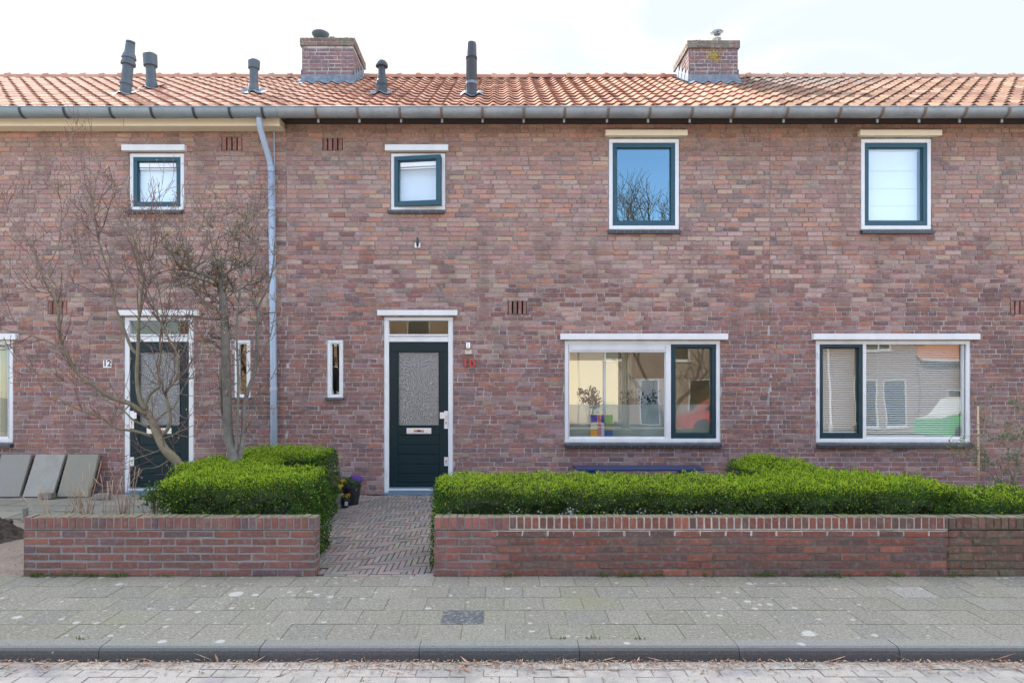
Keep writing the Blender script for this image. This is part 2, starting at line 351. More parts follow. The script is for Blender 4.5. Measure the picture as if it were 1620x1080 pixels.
M['bark'] = mat('smooth_grey_brown_bark', attr=True, rough=0.85, n1=(14, 0.6, (0.21, 0.2, 0.15), 0.42, 0.7), n2=(60, 0.5, (0.07, 0.06, 0.05), 0.5, 0.8), bump=(80, 0.6, 0.006))
M['twig'] = mat('thin_twig_bark', attr=True, rough=0.8, n1=(12, 0.4, (0.3, 0.24, 0.2), 0.5, 0.75))
M['bud'] = mat('opening_bud', attr=True, rough=0.7, transl=0.3)
M['leaf'] = mat('hedge_leaf', attr=True, rough=0.6, spec=0.18, transl=0.28)
M['hedgecore'] = mat('hedge_inner_twigs', base=(0.012, 0.02, 0.008), rough=0.95, n1=(30, 0.6, (0.03, 0.025, 0.015)))
M['petal'] = mat('flower_petal', attr=True, rough=0.7, transl=0.25)
M['paver'] = mat('concrete_paving_slab', attr=True, rough=0.92, spec=0.2, n1=(26, 0.6, (0.27, 0.258, 0.215), 0.46, 0.62), n2=(60, 0.75, (0.08, 0.077, 0.064), 0.48, 0.64), bump=(160, 0.5, 0.003),
    patches=((3.8, 0.27, 0.06, 0.6, (0.47, 0.47, 0.44), 0.22), (13, 0.40, 0.10, 0.55, (0.46, 0.46, 0.43), 0.35), (30, 0.42, 0.12, 0.45, (0.42, 0.42, 0.39), 0.35), (1.1, 0.55, 0.25, 0.5, (0.185, 0.19, 0.10), 0.5)))
M['pjoint'] = mat('mossy_joint_sand', base=(0.135, 0.128, 0.085), rough=0.95, n1=(7, 0.85, (0.09, 0.10, 0.03), 0.4, 0.6), n2=(60, 0.5, (0.3, 0.28, 0.22)))
M['kerb'] = mat('concrete_kerb', attr=True, rough=0.9, spec=0.2, n1=(70, 0.55, (0.13, 0.128, 0.12), 0.48, 0.70), n2=(100, 0.6, (0.05, 0.05, 0.05), 0.48, 0.7), bump=(130, 0.6, 0.004), patches=((6, 0.25, 0.06, 0.5, (0.5, 0.5, 0.48), 0.25),))
M['clinker'] = mat('paving_clinker', attr=True, rough=0.85, spec=0.25, n1=(40, 0.45, (0.25, 0.23, 0.21), 0.45, 0.75), n2=(90, 0.4, (0.06, 0.055, 0.05), 0.5, 0.8), bump=(90, 0.5, 0.004))
M['cjoint'] = mat('dark_joint_soil', base=(0.022, 0.02, 0.018), rough=0.95, n1=(8, 0.5, (0.06, 0.055, 0.045)))
M['road'] = mat('sandy_road_brick', attr=True, rough=0.92, spec=0.2, n1=(2.6, 0.92, (0.40, 0.365, 0.32), 0.38, 0.56), n2=(120, 0.5, (0.12, 0.11, 0.10), 0.5, 0.75), bump=(110, 0.5, 0.004))
M['rjoint'] = mat('road_joint_sand', base=(0.31, 0.28, 0.24), rough=0.95, n1=(30, 0.5, (0.24, 0.19, 0.15)))
M['soil'] = mat('garden_soil', base=(0.09, 0.068, 0.05), rough=0.97, n1=(6, 0.6, (0.16, 0.12, 0.085)), n2=(45, 0.5, (0.03, 0.022, 0.017)), bump=(25, 1.0, 0.03))
M['sand'] = mat('sandy_dirt', base=(0.235, 0.19, 0.15), rough=0.97, n1=(5, 0.6, (0.16, 0.125, 0.095)), n2=(60, 0.5, (0.14, 0.1, 0.075), 0.5, 0.75), bump=(30, 0.9, 0.02))
M['farground'] = mat('far_ground', base=(0.2, 0.19, 0.16), rough=0.95, n1=(0.3, 0.5, (0.14, 0.16, 0.09)))
M['slab'] = mat('lichen_garden_slab', attr=True, rough=0.92, n1=(6, 0.6, (0.24, 0.225, 0.175), 0.42, 0.65), n2=(60, 0.4, (0.12, 0.12, 0.11), 0.5, 0.75), bump=(90, 0.5, 0.004))
M['litter'] = mat('dry_leaf_litter', attr=True, rough=0.85)
M['stem'] = mat('dry_plant_stem', attr=True, rough=0.8, n1=(20, 0.4, (0.25, 0.19, 0.13)))
M['bench'] = mat('dark_blue_bench_paint', base=(0.022, 0.036, 0.10), rough=0.35, n1=(8, 0.3, (0.05, 0.06, 0.14)))
M['pot'] = mat('black_plastic_pot', base=(0.012, 0.013, 0.018), rough=0.35)
M['potgrey'] = mat('grey_clay_pot', base=(0.13, 0.125, 0.12), rough=0.8, n1=(12, 0.4, (0.2, 0.19, 0.17)))
M['bamboo'] = mat('bamboo_cane', base=(0.38, 0.29, 0.17), rough=0.6, n1=(10, 0.5, (0.26, 0.2, 0.12)))
M['red'] = mat('red_enamel', base=(0.55, 0.06, 0.03), rough=0.35, n1=(12, 0.5, (0.35, 0.035, 0.025)))
M['black'] = mat('black_paint', base=(0.015, 0.015, 0.015), rough=0.5)
M['enamel'] = mat('white_enamel', base=(0.78, 0.78, 0.75), rough=0.3)
M['beige'] = mat('beige_plastic', base=(0.62, 0.56, 0.46), rough=0.5)
M['colour'] = mat('coloured_pane', attr=True, rough=0.5, transl=0.3)
M['farA'] = far_brick('sunlit_orange_brick', (0.40, 0.24, 0.13), (0.34, 0.19, 0.10), (0.42, 0.36, 0.28))
M['farB'] = far_brick('sunlit_brown_brick', (0.34, 0.25, 0.20), (0.28, 0.20, 0.165), (0.4, 0.36, 0.33))
M['farroof'] = mat('far_orange_roof', base=(0.52, 0.2, 0.09), rough=0.8, n1=(4, 0.3, (0.4, 0.16, 0.08)))
M['cargreen'] = mat('green_car_paint', base=(0.06, 0.42, 0.09), rough=0.25, coat=0.6)
M['carwhite'] = mat('white_car_paint', base=(0.8, 0.8, 0.8), rough=0.25, coat=0.6)
M['carred'] = mat('red_car_paint', base=(0.45, 0.03, 0.025), rough=0.25, coat=0.6)
M['carglass'] = mat('dark_car_glass', base=(0.02, 0.025, 0.03), rough=0.05)
M['tyre'] = mat('tyre_rubber', base=(0.02, 0.02, 0.02), rough=0.85)

# ------------------------------------------------------------------ ground, road, kerb, pavement
def struct(o):
    o['kind'] = 'structure'; return o
rng = random.Random(3)
g = MB(); g.face([(-600, -600, -0.16), (600, -600, -0.16), (600, 600, -0.16), (-600, 600, -0.16)])
struct(g.build('ground', M['farground']))
# road: sand bed with bricks standing in it
rd = MB()
rd.face([(-40, -9.0, -0.085), (40, -9.0, -0.085), (40, 4.40, -0.085), (-40, 4.40, -0.085)], mat=1)
RC = [(0.29, 0.272, 0.25), (0.27, 0.256, 0.24), (0.31, 0.29, 0.262), (0.28, 0.26, 0.235)]
yy = 4.36; k = 0
while yy > 2.6:
    off = (k % 2) * 0.1 + rng.uniform(-.01, .01); xx = -5.2 + off
    while xx < 5.6:
        dz = rng.uniform(-.003, .002); c = jit(rng.choice(RC), rng, .1)
        rd.face([(xx + .004, yy - .097, -0.08 + dz), (xx + .205, yy - .100, -0.08 + dz), (xx + .205, yy, -0.08 + dz), (xx + .004, yy, -0.08 + dz)], c, 0)
        xx += .208
    yy -= .103; k += 1
rd.face([(-40, -9.0, -0.08), (40, -9.0, -0.08), (40, yy, -0.08), (-40, yy, -0.08)], (0.38, 0.36, 0.34), 0)
struct(rd.build('road', [M['road'], M['rjoint']]))
# kerb
KY0, KY1 = 4.385, 4.53
kb = MB(); xx = -12.47 + 0.62
prof = [(KY0 - .004, -0.13), (KY0, -0.04), (KY0 + .006, -0.018), (KY0 + .02, -0.004), (KY0 + .045, 0.002), (KY1, 0.003)]
while xx < 12:
    a, b = xx + .002, xx + 1.028; dz = rng.uniform(-.002, .002); dy = rng.uniform(-.003, .003)
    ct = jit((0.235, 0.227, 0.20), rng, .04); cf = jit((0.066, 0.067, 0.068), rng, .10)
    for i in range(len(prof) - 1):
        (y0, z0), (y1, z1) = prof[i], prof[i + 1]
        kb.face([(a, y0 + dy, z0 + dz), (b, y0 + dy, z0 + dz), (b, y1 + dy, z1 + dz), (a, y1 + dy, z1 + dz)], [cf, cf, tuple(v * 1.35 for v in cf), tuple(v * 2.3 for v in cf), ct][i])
    for x_, o_ in ((a, 1), (b, -1)):
        pts = [(x_, y + dy, z + dz) for y, z in prof] + [(x_, KY1 + dy, -.13)]
        kb.face(pts if o_ < 0 else pts[::-1], cf)
    xx += 1.03
struct(kb.build('kerb', M['kerb']))
# pavement of concrete slabs in half bond
pv = MB()
PZJ = -0.0025
pv.face([(-12, KY1, PZJ), (12, KY1, PZJ), (12, 5.97, PZJ), (-12, 5.97, PZJ)], mat=1)
SC = [(0.205, 0.193, 0.156), (0.22, 0.206, 0.166), (0.192, 0.183, 0.156), (0.228, 0.214, 0.174), (0.205, 0.194, 0.150)]
rowp = (5.955 - KY1) / 5.0
for r in range(5):
    y0 = KY1 + r * rowp; y1 = y0 + rowp
    xx = -12 + (r % 2) * .15 + rng.uniform(-.01, .01) + .04
    while xx < 12:
        c = jit(rng.choice(SC), rng, .05, .012)
        if rng.random() < .004: c = jit((0.27, 0.26, 0.23), rng, .06)
        if r == 1 and abs(xx + .15 + .19) < .15: c = (0.075, 0.082, 0.095)
        dz = rng.uniform(-.001, .002); tx, ty = rng.uniform(-.0015, .0015), rng.uniform(-.0015, .0015)
        gp = rng.uniform(.0018, .0045)
        a, b = xx + gp, xx + .30 - gp
        z = lambda u, v: dz + tx * u + ty * v
        top = [(a, y0 + gp, z(-.5, -.5)), (b, y0 + gp, z(.5, -.5)), (b, y1 - gp, z(.5, .5)), (a, y1 - gp, z(-.5, .5))]
        pv.face(top, c)
        for i in range(4):
            p, q = top[i], top[(i + 1) % 4]
            pv.face([(p[0], p[1], -.02), (q[0], q[1], -.02), q, p], c)
        xx += .30
struct(pv.build('pavement', [M['paver'], M['pjoint']]))
# garden ground behind the low walls
gs = MB()
def gsurf(x0, x1, y0, y1, z, n, amp, m):
    nx, ny = n
    zz = {}
    for i in range(nx + 1):
        for j in range(ny + 1):
            zz[i, j] = z + rng.uniform(-amp, amp)
    for i in range(nx):
        for j in range(ny):
            q = [(i, j), (i + 1, j), (i + 1, j + 1), (i, j + 1)]
            gs.face([(x0 + (x1 - x0) * a / nx, y0 + (y1 - y0) * b / ny, zz[a, b]) for a, b in q], mat=m)
gsurf(-12, 12, 5.93, 10.05, -0.03, (60, 20), .004, 0)
struct(gs.build('garden_soil', M['soil'], smooth=True))
gs = MB(); gsurf(-9, -4.17, 5.95, 8.3, -0.004, (60, 26), .008, 0)
for i, v in enumerate(gs.v):
    x, y, z = v; d = math.hypot((x + 5.35) / .95, (y - 7.2) / .55)
    if d < 1: gs.v[i] = (x, y, z + .03 * (1 - d * d))
struct(gs.build('dirt_path', M['sand'], smooth=True))

hp = MB(); NX, NY = 46, 34; rng2 = random.Random(19); hz = {}
for i in range(NX + 1):
    for j in range(NY + 1):
        x, y = -6.3 + 1.28 * i / NX, 6.75 + .95 * j / NY; d = math.hypot((x + 5.62) / .66, (y - 7.22) / .47)
        hz[i, j] = (x, y, -.03 + max(0, 1 - d * d) * (.25 + .05 * math.sin(x * 9) + rng2.uniform(-.035, .035)) + .012 * math.sin(x * 31) * math.sin(y * 27))
for i in range(NX):
    for j in range(NY): hp.face([hz[i, j], hz[i + 1, j], hz[i + 1, j + 1], hz[i, j + 1]])
for k in range(160):
    i, j = rng2.randint(6, NX - 6), rng2.randint(5, NY - 5); q = hz[i, j]
    if q[2] > .02: hp.blob((q[0], q[1], q[2] + .004), rng2.uniform(.008, .03), rng2)
o = hp.build('soil_heap', mat('dark_turned_soil', base=(0.05, 0.038, 0.03), rough=0.97, n1=(9, 0.7, (0.12, 0.09, 0.065), .45, .7), n2=(50, 0.5, (0.02, 0.015, 0.012)), bump=(30, 1.0, 0.03)), smooth=False)
tag(o, 'dark heap of turned earth at the left end of the left garden wall', 'soil heap')

# ------------------------------------------------------------------ brickwork generator
FAC = 10.0     # facade plane
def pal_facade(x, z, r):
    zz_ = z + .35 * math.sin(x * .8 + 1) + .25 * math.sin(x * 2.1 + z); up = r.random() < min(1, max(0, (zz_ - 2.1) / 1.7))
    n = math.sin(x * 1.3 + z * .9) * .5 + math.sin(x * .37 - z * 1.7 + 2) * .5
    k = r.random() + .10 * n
    if z > 4.95:  # browner top courses; shade under the gutter partly painted into their colour
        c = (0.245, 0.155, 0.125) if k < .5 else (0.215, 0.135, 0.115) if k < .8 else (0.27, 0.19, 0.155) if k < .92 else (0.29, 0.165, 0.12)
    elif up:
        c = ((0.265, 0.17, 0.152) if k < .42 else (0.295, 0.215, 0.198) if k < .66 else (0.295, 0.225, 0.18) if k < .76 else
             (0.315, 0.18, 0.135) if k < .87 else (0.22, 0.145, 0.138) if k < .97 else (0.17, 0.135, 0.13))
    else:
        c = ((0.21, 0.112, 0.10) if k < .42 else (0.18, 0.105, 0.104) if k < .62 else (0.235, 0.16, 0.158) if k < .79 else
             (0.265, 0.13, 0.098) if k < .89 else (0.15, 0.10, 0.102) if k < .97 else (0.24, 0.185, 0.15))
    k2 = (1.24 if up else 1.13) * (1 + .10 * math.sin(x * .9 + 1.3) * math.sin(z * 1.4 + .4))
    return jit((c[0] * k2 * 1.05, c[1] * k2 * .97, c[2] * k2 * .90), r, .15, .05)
def pal_low(x, z, r):
    k = r.random()
    c = (0.19, 0.088, 0.072) if k < .5 else (0.165, 0.085, 0.074) if k < .78 else (0.135, 0.085, 0.085) if k < .9 else (0.215, 0.095, 0.072)
    return jit(c, r, .14, .05)

def bricks(mb, u0, u1, z0, z1, mp, pal, r, openings=(), pitch=.0688, joint=.0095, L=.232, H=.116, d0=.005, stretch=.68, mcol=None, jy=.0035, jl=.011, plain=False, hj=1.0):
    """mp(u, d, z) -> xyz; d = depth behind the face"""
    n = max(1, int(round((z1 - z0) / pitch)))
    for k in range(n):
        za = z0 + k * pitch; zb = za + pitch - joint * hj
        if zb > z1 + .01: break
        u = u0 - r.uniform(0, L) if not plain else u0 - (k % 2) * L / 2
        last = False
        while u < u1:
            ln = L if plain else (L if (r.random() < stretch) else H)
            a, b = max(u, u0), min(u + ln - joint, u1)
            u += ln
            if b - a < .03: continue
            rects = [(a, b, za, zb)]
            for (oa, ob, oza, ozb) in openings:
                nr = []
                for (ra, rb, rza, rzb) in rects:
                    if rb <= oa or ra >= ob or rzb <= oza or rza >= ozb: nr.append((ra, rb, rza, rzb)); continue
                    if ra < oa: nr.append((ra, oa - .004, rza, rzb))
                    if rb > ob: nr.append((ob + .004, rb, rza, rzb))
                    m0, m1 = max(ra, oa), min(rb, ob)
                    if rza < oza - .012: nr.append((m0, m1, rza, oza - .003))
                    if rzb > ozb + .012: nr.append((m0, m1, ozb + .003, rzb))
                rects = nr
            c = pal((a + b) / 2, za, r)
            for (ra, rb, rza, rzb) in rects:
                if rb - ra < .012 or rzb - rza < .01: continue
                e = .0045; jd = r.uniform(-jy, jy)
                jj = lambda: r.uniform(-jl, jl) * .5
                q = [(ra, rza), (rb, rza), (rb, rzb), (ra, rzb)]
                out = [mp(x_ + (jj() if i in (0, 3) else jj()), d0 + .002, y_ + jj() * .6) for i, (x_, y_) in enumerate(q)]
                inn = [mp(x_ + (e if i in (0, 3) else -e) + jj() * .5, jd, y_ + (e if i < 2 else -e) + jj() * .4) for i, (x_, y_) in enumerate(q)]
                mb.face(inn, c)
                for i in range(4):
                    mb.face([out[i], out[(i + 1) % 4], inn[(i + 1) % 4], inn[i]], c)

def sheet(mb, u0, u1, z0, z1, mp, d, openings, colf, m=1, du=.5, dz=.35):
    us = {u0, u1}; zs = {z0, z1}
    for (a, b, c, e) in openings:
        us |= {min(max(a, u0), u1), min(max(b, u0), u1)}; zs |= {min(max(c, z0), z1), min(max(e, z0), z1)}
    k = u0
    while k < u1: us.add(k); k += du
    k = z0
    while k < z1: zs.add(k); k += dz
    us, zs = sorted(us), sorted(zs)
    for i in range(len(us) - 1):
        for j in range(len(zs) - 1):
            cu, cz = (us[i] + us[i + 1]) / 2, (zs[j] + zs[j + 1]) / 2
            if us[i + 1] - us[i] < 1e-5 or zs[j + 1] - zs[j] < 1e-5: continue
            if any(a < cu < b and c < cz < e for (a, b, c, e) in openings): continue
            mb.face([mp(us[i], d, zs[j]), mp(us[i + 1], d, zs[j]), mp(us[i + 1], d, zs[j + 1]), mp(us[i], d, zs[j + 1])], colf(cu, cz), m)
    for (a, b, c, e) in openings:
        if b <= u0 or a >= u1: continue
        for p, q in (((a, c), (b, c)), ((b, c), (b, e)), ((b, e), (a, e)), ((a, e), (a, c))):
            mb.face([mp(p[0], d, p[1]), mp(p[0], d + .12, p[1]), mp(q[0], d + .12, q[1]), mp(q[0], d, q[1])], colf(p[0], p[1]), m)

fmap = lambda u, d, z: (u, FAC + d, z)
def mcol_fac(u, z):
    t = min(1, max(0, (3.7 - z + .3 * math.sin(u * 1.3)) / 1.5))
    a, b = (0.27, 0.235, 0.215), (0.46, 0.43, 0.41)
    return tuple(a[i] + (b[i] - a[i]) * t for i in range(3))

# ------------------------------------------------------------------ roof geometry
EY, EZ, SL = 9.53, 5.458, math.radians(28.55)
RY = 13.2
def roofz(Y): return EZ + (Y - EY) * math.tan(SL)
TW = .223; TX0 = -.098; NROW = 13
GAUGE = (RY - .06 - EY) / math.cos(SL) / NROW
def tile_prof(u):     # u in [0,1): 0 = crest
    a = 2 * math.pi * u
    return .019 * math.cos(a) + .005 * math.cos(2 * a) + .004 * math.sin(a)
def roof_mesh(x0, x1, pal, r):
    mb = MB(); k0, k1 = int(math.floor((x0 - TX0) / TW)), int(math.ceil((x1 - TX0) / TW))
    cs, sn = math.cos(SL), math.sin(SL); N = 12
    def pt(x, s, h): return (x, EY + s * cs - h * sn, EZ + s * sn + h * cs)
    for j in range(NROW):
        for k in range(k0, k1):
            xa = TX0 + (k + .25) * TW
            if xa < x0 - .03 or xa + TW > x1 + .2: continue
            c = pal(xa, j, r); lift = .027 + r.uniform(-.003, .004); dx = r.uniform(-.003, .003); ds = r.uniform(-.006, .006)
            s0 = j * GAUGE + ds; s1 = (j + 1) * GAUGE + .06
            lo, hi, un = [], [], []
            for i in range(N + 1):
                u = (i / N) * 1.08 - .04 + .25
                h = tile_prof(u) + .026
                if i == 0: h -= .006
                if i == N: h += .003
                x = TX0 + (k + u) * TW + dx
                lo.append(pt(x, s0, h + lift)); hi.append(pt(x, s1, h)); un.append(pt(x, s0 + .003, h + lift - .016))
            b = len(mb.v); mb.v += lo + hi + un; n1 = N + 1
            for i in range(N):
                mb.f.append((b + i, b + i + 1, b + n1 + i + 1, b + n1 + i)); mb.c.append(c); mb.m.append(0)
                mb.f.append((b + 2 * n1 + i, b + 2 * n1 + i + 1, b + i + 1, b + i)); mb.c.append(tuple(v * .92 for v in c)); mb.m.append(0)
            mb.f.append((b + N, b + n1 + N, b + 2 * n1 + N)); mb.c.append(c); mb.m.append(0)
    # deck under the tiles and the rear slope
    q = lambda s, h: (EY + s * cs - h * sn, EZ + s * sn + h * cs)
    ya, za = q(.10, -.03); yb, zb = q((RY - EY) / cs, -.03)
    mb.face([(x0, ya, za), (x1, ya, za), (x1, yb, zb), (x0, yb, zb)], (1, 1, 1), 1)
    mb.face([(x0, yb, zb), (x1, yb, zb), (x1, 2 * RY - FAC + .4, 5.5), (x0, 2 * RY - FAC + .4, 5.5)], (1, 1, 1), 1)
    return mb
def ridge_mesh(x0, x1, pal, r, skip=None):
    mb = MB(); x = x0; RL = .362; zr = 7.462
    while x < x1 - .05:
        xe = min(x + RL, x1); c = pal(x, 14, r); y = RY + r.uniform(-.006, .006); z = zr + r.uniform(-.005, .005)
        def half(xa, xb, ra, rb):
            n = 8; i0 = len(mb.v)
            for xx_, rr in ((xa, ra), (xb, rb)):
                for i in range(n + 1):
                    a = math.pi * (i / n) * 1.1 - .05 * math.pi
                    mb.v.append((xx_, y - math.cos(a) * rr * 1.05, z + math.sin(a) * rr * .85))
            for i in range(n):
                mb.f.append((i0 + i, i0 + i + 1, i0 + n + 2 + i, i0 + n + 1 + i)); mb.c.append(c); mb.m.append(0)
        if not (skip and skip[0] < x + RL / 2 < skip[1]):
            half(x, xe, .112, .105); half(x - .022, x + .045, .128, .134); half(x + .045, x + .07, .134, .112); half(x - .03, x - .022, .112, .128)
        x += RL
    return mb

def pal_roof12(x, j, r):
    k = r.random(); c = (0.36, 0.195, 0.135) if k < .6 else (0.40, 0.23, 0.165) if k < .85 else (0.31, 0.165, 0.12)
    return jit(c, r, .10, .03)
def pal_roof10(x, j, r):
    k = r.random(); c = (0.36, 0.18, 0.122) if k < .6 else (0.40, 0.225, 0.16) if k < .85 else (0.30, 0.14, 0.105)
    return jit(c, r, .10, .03)
def pal_roof8(x, j, r):
    k = r.random(); c = (0.215, 0.13, 0.09) if k < .5 else (0.25, 0.165, 0.12) if k < .72 else (0.16, 0.09, 0.068)
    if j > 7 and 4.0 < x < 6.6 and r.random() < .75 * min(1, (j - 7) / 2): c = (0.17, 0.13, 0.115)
    return jit(c, r, .12, .04)

# ------------------------------------------------------------------ window / door builders (all parts of their house)
def lintel(par, px0, px1, py0, py1, m, y0=9.925):
    mb = MB(); mb.box(PX(px0), PX(px1), y0, FAC + .06, PZ(py1), PZ(py0)); return mb.build('lintel_board', m, par, bevel=.006)
def sill(par, px0, px1, py0, py1, y0=9.93):
    mb = MB(); x0, x1 = PX(px0), PX(px1); zt, zb = PZ(py0) + .012, PZ(py1) - .005
    n = max(2, int(round((x1 - x0) / .118))); wd = (x1 - x0) / n
    for i in range(n):
        a, b = x0 + i * wd + .0025, x0 + (i + 1) * wd - .0025
        mb.face([(a, y0, zt - .035), (b, y0, zt - .035), (b, FAC + .05, zt), (a, FAC + .05, zt)], mat=0)
        mb.face([(a, y0, zb), (b, y0, zb), (b, y0, zt - .035), (a, y0, zt - .035)], mat=0)
        for xx_ in (a, b): mb.face([(xx_, y0, zb), (xx_, FAC + .03, zb), (xx_, FAC + .05, zt), (xx_, y0, zt - .035)], mat=0)
        mb.face([(a, y0, zb), (a, FAC + .03, zb), (b, FAC + .03, zb), (b, y0, zb)], mat=0)
    mb.box(x0 + .004, x1 - .004, y0 + .004, FAC + .03, zb + .003, zt - .04, mat=1)
    return mb.build('sill', [M['blackglaze'], M['joint']], par)
def frame(par, px0, px1, py0, py1, wpx=6, extra=None, m=None):
    mb = MB(); x0, x1, z0, z1 = PX(px0), PX(px1), PZ(py1), PZ(py0); wd = wpx / 108.0
    mb.ring(x0 + .004, x1 - .004, z0 + .004, z1 - .004, wd, wd, wd, wd, FAC + .012, FAC + .10)
    if extra: extra(mb)
    return mb.build('window', m or M['white'], par, bevel=.005)
def sash(par, px0, px1, py0, py1, wpx, wb=None, m=None, y=.028, tf=None, name='sash'):
    mb = MB(); x0, x1, z0, z1 = PX(px0), PX(px1), PZ(py1), PZ(py0); wd = wpx / 108.0; wbm = (wb or wpx) / 108.0
    mb.ring(x0, x1, z0, z1, wd, wd, wbm, wd, FAC + y - .012, FAC + y + .05)
    mb.ring(x0 + wd, x1 - wd, z0 + wbm, z1 - wd, .012, .012, .012, .012, FAC + y + .012, FAC + y + .05)
    if tf is not None: mb.v = [tuple(tf @ Vector(v)) for v in mb.v]
    return mb.build(name, m or M['teal'], par, bevel=.005)
def pane(par, px0, px1, py0, py1, m, y=.06, tf=None, tilt=0.0, name='pane'):
    mb = MB(); x0, x1, z0, z1 = PX(px0), PX(px1), PZ(py1), PZ(py0); t = math.tan(math.radians(tilt)) * (z1 - z0) / 2
    mb.face([(x0, FAC + y - t, z0), (x1, FAC + y - t, z0), (x1, FAC + y + t, z1), (x0, FAC + y + t, z1)])
    if tf is not None: mb.v = [tuple(tf @ Vector(v)) for v in mb.v]
    return mb.build(name, m, par)
def blind(px0, px1, py0, py1, label, m, y=.13, tf=None, folds=()):
    mb = MB(); x0, x1, z0, z1 = PX(px0), PX(px1), PZ(py1), PZ(py0)
    zs = sorted([z0, z1] + [PZ(f) for f in folds])
    for i in range(len(zs) - 1):
        mb.box(x0, x1, FAC + y - (.002 if i % 2 else 0), FAC + y + .006, zs[i] + .004, zs[i + 1], mat=0)
    mb.box(x0, x1, FAC + y - .02, FAC + y + .03, z1 + .001, z1 + .03)
    o = mb.build('window_blind', m); return tag(o, label, 'blind', 'blinds behind the windows')
def slatblind(px0, px1, py0, py1, label, y=.17, ang=40):
    mb = MB(); x0, x1, z0, z1 = PX(px0), PX(px1), PZ(py1), PZ(py0)
    a = math.radians(ang); dy, dz = math.cos(a) * .0145, math.sin(a) * .0145; z = z0 + .02
    while z < z1:
        mb.face([(x0, FAC + y - dy, z - dz), (x1, FAC + y - dy, z - dz), (x1, FAC + y + dy, z + dz), (x0, FAC + y + dy, z + dz)]); z += .0335
    for u in (.18, .82):
        xx_ = x0 + (x1 - x0) * u; mb.box(xx_ - .001, xx_ + .001, FAC + y - .016, FAC + y - .014, z0, z1)
    mb.box(x0, x1, FAC + y - .016, FAC + y + .016, z1, z1 + .03)
    o = mb.build('window_blind', M['slat']); return tag(o, label, 'blind', 'blinds behind the windows')

def small_window(house, dx, opened=False):
    """dx: pixel shift against the house number twelve window at 204..291"""
    s = lambda v: v + dx
    fr = frame(house, s(204), s(291), 242, 332, 6)
    tf = None
    if opened:
        hx = PX(s(212)); R = Matrix.Translation((hx, FAC + .02, 0)) @ Matrix.Rotation(math.radians(-9), 4, 'Z') @ Matrix.Translation((-hx, -(FAC + .02), 0))
        tf = R
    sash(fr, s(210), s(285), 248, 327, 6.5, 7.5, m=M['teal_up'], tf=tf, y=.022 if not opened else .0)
    mb = MB()
    mb.box(PX(s(219)), PX(s(277)), FAC + .03, FAC + .055, PZ(264), PZ(257)); mb.box(PX(s(219)), PX(s(277)), FAC + .035, FAC + .05, PZ(267.5), PZ(265.5))
    if tf is not None: mb.v = [tuple(tf @ Vector(v)) for v in mb.v]
    mb.build('vent_strip', M['alu'], fr, bevel=.003)
    pane(fr, s(216), s(279), 254, 320, M['glass'], tf=tf)
    lintel(fr, s(196), s(295.5), 231, 240.5, M['white'])
    sill(fr, s(200), s(290), 332.5, 338)
    blind(s(215), s(280), 256, 322, 'white blind filling the small upstairs window over door ' + ('ten' if opened else 'twelve'), M['blind'], .15 if opened else .09)
    return (PX(s(204)), PX(s(291)), PZ(332), PZ(242))
def big_upper(house, dx, m_lintel):
    s = lambda v: v + dx
    fr = frame(house, s(963), s(1075), 219, 363, 6)
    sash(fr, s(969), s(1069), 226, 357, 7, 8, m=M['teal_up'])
    pane(fr, s(975), s(1063), 232, 350, M['glass_up'] if dx < 1 else M['glass'])
    lintel(fr, s(957), s(1086), 208, 217, m_lintel)
    sill(fr, s(961), s(1076), 363.5, 370)
    return (PX(s(963)), PX(s(1075)), PZ(363), PZ(219))
def living(house, a, b, sash_right, strip, tilts=(0.9, 0.9)):
    L, R = a, b
    if sash_right: mull = (R - 86, R - 78); sx = (R - 78, R - 7); gx = (L + 7, R - 86)
    else: mull = (L + 75, L + 80); sx = (L + 5, L + 75); gx = (L + 80, R - 9)
    def ex(mb):
        mb.box(PX(mull[0]), PX(mull[1]), FAC + .016, FAC + .10, PZ(694), PZ(543.5))
        if strip: mb.box(PX(gx[0]), PX(gx[1]), FAC + .02, FAC + .07, PZ(556), PZ(544))
    fr = frame(house, L, R, 538, 700, 6, ex)
    sash(fr, sx[0] + .5, sx[1], 543.5, 694, 6.5, 8)
    pane(fr, gx[0] - 1, gx[1] + 1, 552 if strip else 543, 695, M['glass_lv'], tilt=tilts[0], y=.06)
    pane(fr, sx[0] + 6, sx[1] - 6, 549, 687, M['glass_lv'], tilt=tilts[1], y=.06)
    mb = MB(); mb.ring(PX(gx[0]), PX(gx[1]), PZ(694), PZ(556 if strip else 543.5), .012, .012, .03, .012, FAC + .03, FAC + .09)
    mb.build('glazing_bead', M['white'], fr, bevel=.003)
    if strip:
        mb = MB(); mb.box(PX(gx[0] + 3), PX(gx[1] - 3), FAC + .008, FAC + .019, PZ(553.5), PZ(546.5)); mb.build('vent_strip', M['white'], fr, bevel=.003)
    mb = MB()
    hx = PX(sx[1] + 1) if sash_right else PX(sx[0] - 1)
    for py in (562, 618, 670):
        mb = MB(); mb.tube([(hx, FAC + .004, PZ(py + 5)), (hx, FAC + .004, PZ(py - 5))], .009, 8); mb.build('hinge', M['white'], fr)
    lintel(fr, L - 7, R + 9.5, 528, 537.5, M['white'])
    sill(fr, L, R + 1, 700.5, 707)
    return (PX(L), PX(R), PZ(700), PZ(538))
def slit(house, a, b):
    fr = frame(house, a, b, 537, 631, 5)
    pane(fr, a + 4, b - 4, 541, 627, M['glass'])
    mb = MB(); mb.ring(PX(a + 5), PX(b - 5), PZ(626), PZ(542), .02, .02, .02, .02, FAC + .03, FAC + .09); mb.build('glazing_bead', M['white'], fr, bevel=.003)
    sill(fr, a - 1, b + 1, 628.5, 632)
    return (PX(a), PX(b), PZ(631), PZ(537))
